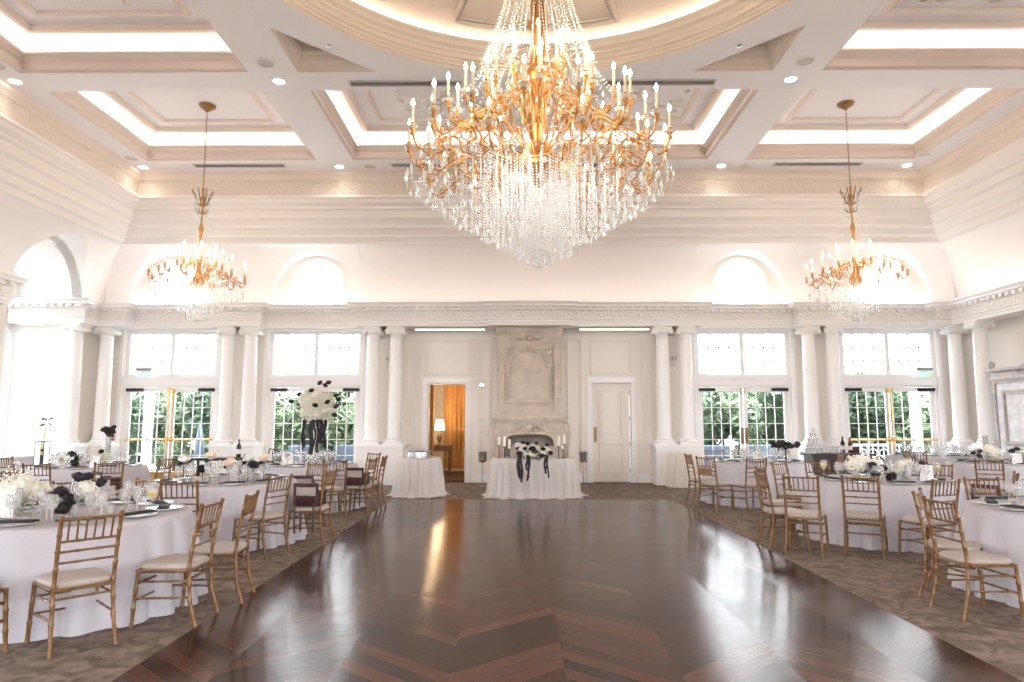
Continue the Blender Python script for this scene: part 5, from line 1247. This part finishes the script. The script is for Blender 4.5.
for k, (x, L_, w) in enumerate([(-.32, .34, .02), (-.29, .38, .025), (-.25, .44, .02), (-.12, .42, .02), (-.10, .36, .016), (-.14, .22, .02), (.22, .28, .02), (.27, .36, .016), (.24, .18, .02)]):
    m = MB(); vs = []
    for q in range(11):
        u = q / 10; z = .08 - (L_ + .08) * u; xx = x + .015 * sin(q * .8 + k); y = -.10 if u < .15 else -.30 - .02 * (k % 3)
        y = -.12 - .20 * min(1, u * 4) - .012 * (k % 3) - .05 * u; z = .08 + .0 - (0 if u < .25 else (L_ + .08) * (u - .25) / .75); vs += [(xx - w, y, z), (xx + w, y - .01, z)]
    m.add(vs, [(2 * q, 2 * q + 1, 2 * q + 3, 2 * q + 2) for q in range(10)]); m.build('ribbon', 'black_cloth', t)
# taper / pillar candles on black stands
for dx, dy, hs, hc, lb in [(-.71, -.05, .26, .17, 'outermost white candle on a tall black stand, left end of the sweetheart table'), (-.60, .03, .23, .20, 'middle white candle on a black stand, left end of the sweetheart table'), (-.50, -.07, .19, .19, 'innermost white candle on a short black stand, left end of the sweetheart table'), (.52, -.03, .24, .20, 'innermost white candle on a black stand, right end of the sweetheart table'), (.64, .04, .28, .19, 'outermost and tallest white candle, right end of the sweetheart table'), (.60, -.12, .18, .08, 'short white candle on a black stand, right end of the sweetheart table')]:
    t = thing('candle_stand', lb, 'candle', (SX + dx, SY + dy, ST)); MB().lathe([(.045, .001), (.045, .008), (.009, .015), (.009, hs - .02), (.035, hs - .01), (.035, hs)], 0, 0, 12, True).build('stand', 'dark_metal', t); MB().lathe([(.028, hs), (.028, hs + hc), (.02, hs + hc + .004)], 0, 0, 14, True).build('candle', 'wax', t); MB().tube([(0, 0, hs + hc), (0, .003, hs + hc + .012)], .0015, 4).build('wick', 'dark_metal', t)
# two upholstered chair backs behind the sweetheart table
for x, lb in [(-.27, 'cream chair back behind the sweetheart table, left one'), (.42, 'cream chair back behind the sweetheart table, right one')]:
    t = thing('sweetheart_chair', lb, 'chair', (SX + x, 15.2, 0), PI)
    for s in (-1, 1):
        MB().tube([(s * .2, -.05, 0), (s * .2, 0, .45), (s * .19, -.04, .92)], .017, 7).build('back_post', 'chair_gold', t, smooth=True); MB().tube([(s * .2, .42, 0), (s * .2, .40, .43)], .017, 7).build('leg', 'chair_gold', t, smooth=True)
    MB().box(-.22, .22, -.06, .0, .5, .98, .025).build('backrest', 'cushion', t, auto=True); MB().box(-.22, .22, 0, .44, .41, .48, .02).build('seat', 'cushion', t, auto=True)
for x, lb in [(-1.12, 'silver mesh candle cup on a thin stand left of the fireplace'), (1.28, 'silver mesh candle cup on a thin stand right of the fireplace')]:
    t = thing('lantern_stand', lb, 'lantern', (x, 16.45, 0))
    MB().lathe([(.10, .0), (.10, .012), (.012, .02), (.010, .54), (.03, .56)], 0, 0, 14, True).build('pole', 'steel', t); MB().lathe([(.03, .56), (.085, .57), (.095, .62), (.105, .80), (.11, .81), (.1, .81), (.09, .62), (.001, .585)], 0, 0, 20).build('cup', 'steel', t, smooth=True); MB().lathe([(.04, .59), (.04, .72)], 0, 0, 14, True).build('candle', 'wax', t)

# ------------------------------------------------------------ side pieces
t = thing('side_table', 'low dark rectangular console before the columns between the left french doors', 'table', (-6.85, 15.2, 0))
MB().box(-.62, .62, -.25, .25, .68, .74, .008).build('tabletop', 'dark_wood', t)
for sx in (-1, 1):
    for sy in (-1, 1): MB().box(sx * .56 - .03, sx * .56 + .03, sy * .2 - .03, sy * .2 + .03, 0, .68).build('leg', 'dark_wood', t)
MB().box(-.56, .56, -.2, .2, .18, .21).build('shelf', 'dark_wood', t)
def bottle(loc, label, mat='bottle_glass', s=1):
    t = thing('bottle', label, 'bottle', loc); MB().lathe([(.036 * s, .001), (.038 * s, .01), (.038 * s, .19 * s), (.014 * s, .24 * s), (.013 * s, .30 * s)], 0, 0, 14, True).build('bottle_body', mat, t, smooth=True); MB().lathe([(.0385 * s, .06 * s), (.0388 * s, .14 * s)], 0, 0, 14).build('paper_label', 'card', t, smooth=True); MB().lathe([(.015 * s, .28 * s), (.015 * s, .305 * s)], 0, 0, 10, True).build('cap', 'dark_metal', t)
bottle((-6.42, 15.15, .74), 'tall black bottle on the dark console between the left french doors', 'dark_metal', 1.3)
t = thing('picture_easel', 'small dark picture easel standing on the tall centrepiece table', 'easel', (-4.72, 12.45, TH), .3)
m = MB(); frame_xz(m, -.12, .12, .03, .28, .018, 0, .02); o = m.build('frame', 'dark_metal', t); o.rotation_euler = (-.35, .25, 0); m = MB().tube([(0, .02, .24), (.02, .14, .005)], .008, 5).tube([(-.1, -.01, .04), (-.12, -.05, .005)], .008, 5); m.build('easel_leg', 'dark_metal', t)
t = thing('potted_plant', 'tiny green plant in a glass pot on the tall centrepiece table', 'plant', (-3.52, 12.9, TH)); MB().lathe([(.05, .001), (.055, .10), (.05, .10), (.045, .01)], 0, 0, 14).build('pot', 'table_glass', t, smooth=True); leaves(t, (0, 0, .16), .1, 26, 3)
# dark bar on the right
t = thing('bar_table', 'low dark bar table before the columns between the right french doors', 'table', (6.95, 15.7, 0))
MB().box(-.72, .72, -.3, .3, .76, .82, .008).build('tabletop', 'dark_wood', t); MB().box(-.66, .66, -.25, .25, .0, .76).build('cabinet', 'dark_wood', t)
m = MB(); frame_xz(m, -.62, -.02, .06, .7, .04, -.25, .012); frame_xz(m, .02, .62, .06, .7, .04, -.25, .012); m.build('panel_moulding', 'dark_wood', t)
bottle((7.2, 15.6, .82), 'red-brown wine bottle on the bar table, right one', 'bottle_glass', 1.15); bottle((7.08, 15.7, .82), 'dark wine bottle on the bar table, left one', 'dark_metal', 1.2)
t = thing('wood_box', 'small brown box beside the bottles on the bar table', 'box', (7.32, 15.65, .82)); MB().box(-.08, .08, -.06, .06, 0, .12, .006).build('box_body', 'burgundy_wood', t); MB().box(-.085, .085, -.065, .065, .12, .14, .006).build('lid', 'burgundy_wood', t)
tum = MB().lathe([(.034, .001), (.04, .11), (.037, .11), (.031, .008), (.001, .008)], 0, 0, 12)
for r_, n_ in ((0, 5), (1, 4), (2, 3), (3, 2), (4, 1)):
    for k in range(n_): item('tumbler', tum, 'table_glass', 'clear tumbler in row %s of the bar pyramid, %s from the left' % (('one (bottom)', 'two', 'three', 'four', 'five (top)')[r_], ('first', 'second', 'third', 'fourth', 'fifth')[k]), 'glass', 'tumbler pyramid on the bar table', (6.42 + (k - (n_ - 1) / 2) * .085, 15.7, .82 + r_ * .111))
for x, w_ in ((6.75, 'left'), (6.85, 'middle'), (6.95, 'right')): item('tumbler', tum, 'table_glass', w_ + ' tumbler of the short row beside the pyramid on the bar table', 'glass', 'loose tumblers on the bar table', (x, 15.5, .82))
# iris in a tall stand near the left alcove
t = thing('tall_flower_stand', 'tall thin stand with a dark blue iris by the bright left alcove', 'flower stand', (-9.9, 13.9, 0))
for sx in (-1, 1):
    for sy in (-1, 1): MB().tube([(sx * .09, sy * .09, 0), (sx * .09, sy * .09, 1.12)], .008, 5).build('frame_post', 'dark_metal', t)
m = MB(); 
for z in (.0, 1.12): m.box(-.1, .1, -.1, -.085, z, z + .015).box(-.1, .1, .085, .1, z, z + .015).box(-.1, -.085, -.1, .1, z, z + .015).box(.085, .1, -.1, .1, z, z + .015)
m.build('frame_ring', 'dark_metal', t); MB().lathe([(.035, .02), (.035, .98)], 0, 0, 12, True).build('dark_tube', 'outdoor_dark', t); MB().lathe([(.036, .86), (.036, .93)], 0, 0, 12).build('band', 'wine', t)['label'] = 'yellow band'
MB().tube([(0, 0, .98), (.02, 0, 1.25), (.05, 0, 1.48)], .012, 6).build('stalk', 'wine', t)
for a, z, e in [(0, 1.56, .2), (2.2, 1.55, .1), (4.3, 1.56, .15), (1, 1.5, -.5), (3.3, 1.49, -.4)]:
    m = MB(); d = Vector((cos(a), sin(a) * .6, e)); p = Vector((.05, 0, z)); s = Vector((-sin(a), cos(a), .3)) * .05; m.add([p, p + d * .08 + s, p + d * .17, p + d * .08 - s, p + d * .09 + Vector((0, 0, .04))], [(0, 1, 4), (1, 2, 4), (2, 3, 4), (3, 0, 4)]); m.build('petal', 'blue_petal', t)
t = thing('alcove_table', 'pale blue-grey draped table in the bright left alcove', 'table', (-11.75, 15.0, 0)); MB().box(-.5, .5, -.6, .6, .70, .74).build('tabletop', 'dark_wood', t)
for sx in (-1, 1): MB().box(sx * .4 - .03, sx * .4 + .03, -.5, .5, 0, .7).build('leg', 'dark_wood', t)
drape(.56, .7, .76, 18, .02, 14, .03, 0, 'linen', 'tablecloth', 'pale cloth on the table inside the bright left alcove', (-11.75, 15.0, 0))
# armoire on the right wall, facing the room
t = thing('armoire', 'tall grey painted armoire with carved crest at the right edge', 'armoire', (10.65, 14.0, 0), -PI / 2)
# local: x along the wall (left to right when facing it), y towards the wall, front at -y
w, d, h = 1.35, .33, 2.42
MB().box(-w, w, -d + .03, d, .12, h).build('body', 'armoire_paint', t); MB().box(-w - .05, w + .05, -d - .03, d, h, h + .08, .02).box(-w - .02, w + .02, -d, d, h - .06, h).box(-w - .1, w + .1, -d - .08, d, h + .2, h + .27, .02).box(-w - .04, w + .04, -d - .0, d, h + .08, h + .2).build('cornice', 'armoire_trim', t)
MB().box(-w - .03, w + .03, -d, d, 0, .12, .01).build('plinth', 'armoire_trim', t)
for s in (-1, 1):
    dr = MB().box(min(s * .03, s * (w - .12)), max(s * .03, s * (w - .12)), -d, -d + .03, .16, h - .1).build('door', 'armoire_paint', t)
    m = MB()
    for z0, z1 in ((1.0, 2.2), (.28, .85)): frame_xz(m, min(s * .2, s * 1.05), max(s * .2, s * 1.05), z0, z1, .06, -d, .025); frame_xz(m, min(s * .28, s * .97), max(s * .28, s * .97), z0 + .08, z1 - .08, .02, -d, .015)
    m.build('panel_moulding', 'armoire_trim', dr)
    m = MB().box(s * .08 - .02, s * .08 + .02, -d - .012, -d, 1.15, 1.45, .004); m.ball((s * .08, -d - .03, 1.3), .018, 8, 5); m.build('handle', 'brass', dr)
    MB().box(min(s * (w - .1), s * w), max(s * (w - .1), s * w), -d - .03, -d + .03, .12, h - .06, .01).build('pilaster', 'armoire_trim', t)
    m = MB(); m.tube([(s * (w - .05 + .0), -d - .02, h + .28), (s * (w + .02), -d - .02, h + .33), (s * (w - .06), -d - .02, h + .42), (s * (w - .14), -d - .02, h + .36), (s * (w - .1), -d - .02, h + .31)], .03, 6); m.build('corner_scroll', 'armoire_trim', t, smooth=True)
m = MB(); m.ball((0, -d - .04, h + .32), .13, 10, 7, 1.1)
for s in (-1, 1):
    for k in range(6): m.tube([(s * (.08 + .05 * k), -d - .03, h + .24), (s * (.13 + .06 * k), -d - .06, h + .34 - .02 * k), (s * (.2 + .06 * k), -d - .03, h + .30 - .03 * k)], [.04, .035, .015], 6)
m.build('carved_crest', 'armoire_trim', t, smooth=True)
# ------------------------------------------------------------ garden outside
struct(MB().box(-40, 40, 17.75, 21.0, -.2, -.1).build('ground_patio', 'patio'), 'pale patio beyond the french doors', 'ground')
struct(MB().box(-60, 60, 21.0, 80, -.22, -.12).box(-60, -12.8, -30, 21, -.22, -.12).box(12, 60, -30, 21, -.22, -.12).box(-15, 15, -30, -6, -.22, -.12).build('ground_lawn', 'lawn'), 'lawn around the building', 'ground')
def foliage(n, hx, hy, hz, seed, sz=.16, lobes=7):
    rd = random.Random(seed); m = MB(); L_ = [(rd.uniform(-.6, .6) * hx, rd.uniform(-.6, .6) * hy, rd.uniform(-.55, .6) * hz, rd.uniform(.45, .75)) for _ in range(lobes)]
    for k in range(n):
        lx, ly, lz, f = L_[k % lobes]; v = Vector((rd.gauss(0, 1), rd.gauss(0, 1), rd.gauss(0, 1))).normalized(); q = rd.uniform(.7, 1.05) * f
        p = Vector((lx + v.x * hx * q, ly + v.y * hy * q, lz + v.z * hz * q)); a = Vector((rd.gauss(0, 1), rd.gauss(0, 1), rd.gauss(0, 1))).normalized(); b = a.orthogonal().normalized(); s = sz * rd.uniform(.6, 1.3)
        m.add([p - a * s, p + b * s * .45, p + a * s, p - b * s * .45], [(0, 1, 2, 3)])
    return m
F1 = foliage(2600, 1.0, .8, 1.0, 1, .11).build('foliage', 'garden_leaf'); F2 = foliage(2600, 1.0, .8, 1.0, 2, .11).build('foliage', 'garden_leaf_light')
TRK = MB().tube([(0, 0, -.1), (.04, .02, .8), (-.03, 0, 1.5), (.02, .03, 2.2)], [.09, .07, .06, .04], 7).tube([(-.03, 0, 1.3), (-.3, .1, 1.9)], [.04, .02], 5).tube([(0, 0, 1.2), (.35, -.1, 1.8)], [.04, .02], 5).build('trunk', 'bark')
used = {0: False, 1: False, 2: False}
def shrub(x, y, sx, sy, sz, z, kind, label, name='shrub', trunk=False):
    t = thing(name, label, 'tree' if trunk else 'shrub', (x, y, -.1), 0, 'garden greenery')
    src = (F1, F2)[kind]
    if used[kind]: src = src.copy(); C.objects.link(src)
    used[kind] = True; src.parent = t; src.location = (0, 0, z); src.scale = (sx, sy, sz); src.rotation_euler = (0, 0, random.uniform(0, 3))
    tr = TRK
    if used[2]: tr = TRK.copy(); C.objects.link(tr)
    used[2] = True; tr.parent = t; tr.scale = (1, 1, z / 2.0 if trunk else z / 2.2)
bay = ['far left', 'centre left', 'centre right', 'far right']; desc = ['dense green shrub', 'pale green shrub', 'tall bushy shrub', 'low rounded shrub']
c_ = 0
for bi, bx_ in enumerate((-11.6, -6.9, 6.6, 11.2)):
    for k, (dx, y, s, z, kd) in enumerate([(-1.5, 22.5, 1.25, 1.5, 0), (0, 23.2, 1.4, 1.7, 1), (1.5, 22.3, 1.3, 1.4, 0), (.5, 21.6, .6, .55, 1)]):
        shrub(bx_ + dx, y, s, s, s * .95, z, (kd + bi) % 2, '%s %s beyond the %s french doors' % (('leftmost', 'middle', 'rightmost', 'frontmost')[k], desc[(k + bi) % 4], bay[bi]))
for k, (x, y, h) in enumerate([(-15, 27, 2.1), (-10, 28, 1.9), (-5.5, 27, 2.0), (4.5, 27.5, 1.9), (9, 28, 2.1), (14, 27, 2.0)]):
    shrub(x, y, 2.0, 1.8, 1.7, h - .6, k % 2, '%s garden tree seen through the glass' % ('leftmost', 'second from left', 'third from left', 'third from right', 'second from right', 'rightmost')[k], 'tree', True)
# pergola post, lattice, patio seats
def post(x, y, label):
    t = thing('pergola_post', label, 'post', (x, y, -.1)); MB().box(-.1, .1, -.1, .1, 0, 2.8).build('shaft', 'outdoor_white', t); MB().box(-.14, .14, -.14, .14, 0, .16).box(-.14, .14, -.14, .14, 2.66, 2.8).build('trim', 'outdoor_white', t)
post(-10.85, 19.6, 'white pergola post behind the left leaf of the far left french doors'); post(10.9, 19.4, 'white pergola post behind the right leaf of the far right french doors')
def patio_seat(x, y, rz, label):
    t = thing('patio_chair', label, 'chair', (x, y, -.1), rz); MB().box(-.42, .42, -.35, .35, .35, .46, .03).build('seat', 'outdoor_blue', t); MB().box(-.42, .42, .28, .4, .4, .95, .04).build('backrest', 'outdoor_blue', t)
    for sx in (-1, 1):
        for sy in (-1, 1): MB().box(sx * .38 - .025, sx * .38 + .025, sy * .3 - .025, sy * .3 + .025, 0, .36).build('leg', 'outdoor_dark', t)
patio_seat(-6.2, 19.4, PI, 'blue patio chair outside the centre left doors, left one'); patio_seat(-5.05, 19.8, PI, 'blue patio chair outside the centre left doors, right one'); patio_seat(5.2, 19.6, PI, 'blue patio chair outside the centre right doors, left one'); patio_seat(6.6, 20.0, PI, 'blue patio chair outside the centre right doors, right one')
t = thing('white_bench', 'ornate white garden bench outside the far right doors', 'bench', (9.6, 19.3, -.1))
m = MB()
for k in range(13): x = -.9 + .15 * k; m.tube([(x, .25, .45), (x, .3, .95)], .014, 5)
for k in range(6): cx = -.75 + .3 * k; m.tube([(cx + .12 * cos(q * .52), .28, .72 + .12 * sin(q * .52)) for q in range(13)], .012, 4)
m.box(-.95, .95, .26, .32, .92, .98); m.build('backrest', 'outdoor_white', t); MB().box(-.95, .95, -.25, .25, .42, .46).build('seat', 'outdoor_white', t)
for sx in (-1, 1):
    for sy in (-1, 1): MB().box(sx * .9 - .03, sx * .9 + .03, sy * .22 - .03, sy * .22 + .03, 0, .42).build('leg', 'outdoor_white', t)
t = thing('umbrella_closed', 'closed dark blue patio umbrella outside the far left doors', 'umbrella', (-9.3, 19.5, -.1)); MB().lathe([(.03, 0), (.03, .6), (.12, .62), (.13, .9), (.08, 1.3), (.02, 1.6)], 0, 0, 12, True).build('canopy', 'outdoor_blue', t, smooth=True); MB().lathe([(.22, 0), (.22, .05), (.05, .1)], 0, 0, 16, True).build('base', 'outdoor_dark', t)
t = thing('garden_building', 'pale building with grey roof far beyond the garden', 'building', (0, 46, -.1))
MB().box(-30, 30, 0, 6, 0, 5.2).build('wall', 'outdoor_white', t); MB().add([(-31, -.8, 5.2), (31, -.8, 5.2), (31, 3, 7.6), (-31, 3, 7.6), (31, 6.8, 5.2), (-31, 6.8, 5.2)], [(0, 1, 2, 3), (3, 2, 4, 5), (0, 3, 5), (1, 4, 2), (0, 5, 4, 1)]).build('roof', 'outdoor_white', t)
for k in range(14): MB().box(-27 + 4 * k, -25.6 + 4 * k, -.05, 0, 2.2, 4.2).build('window', 'outdoor_blue', t)
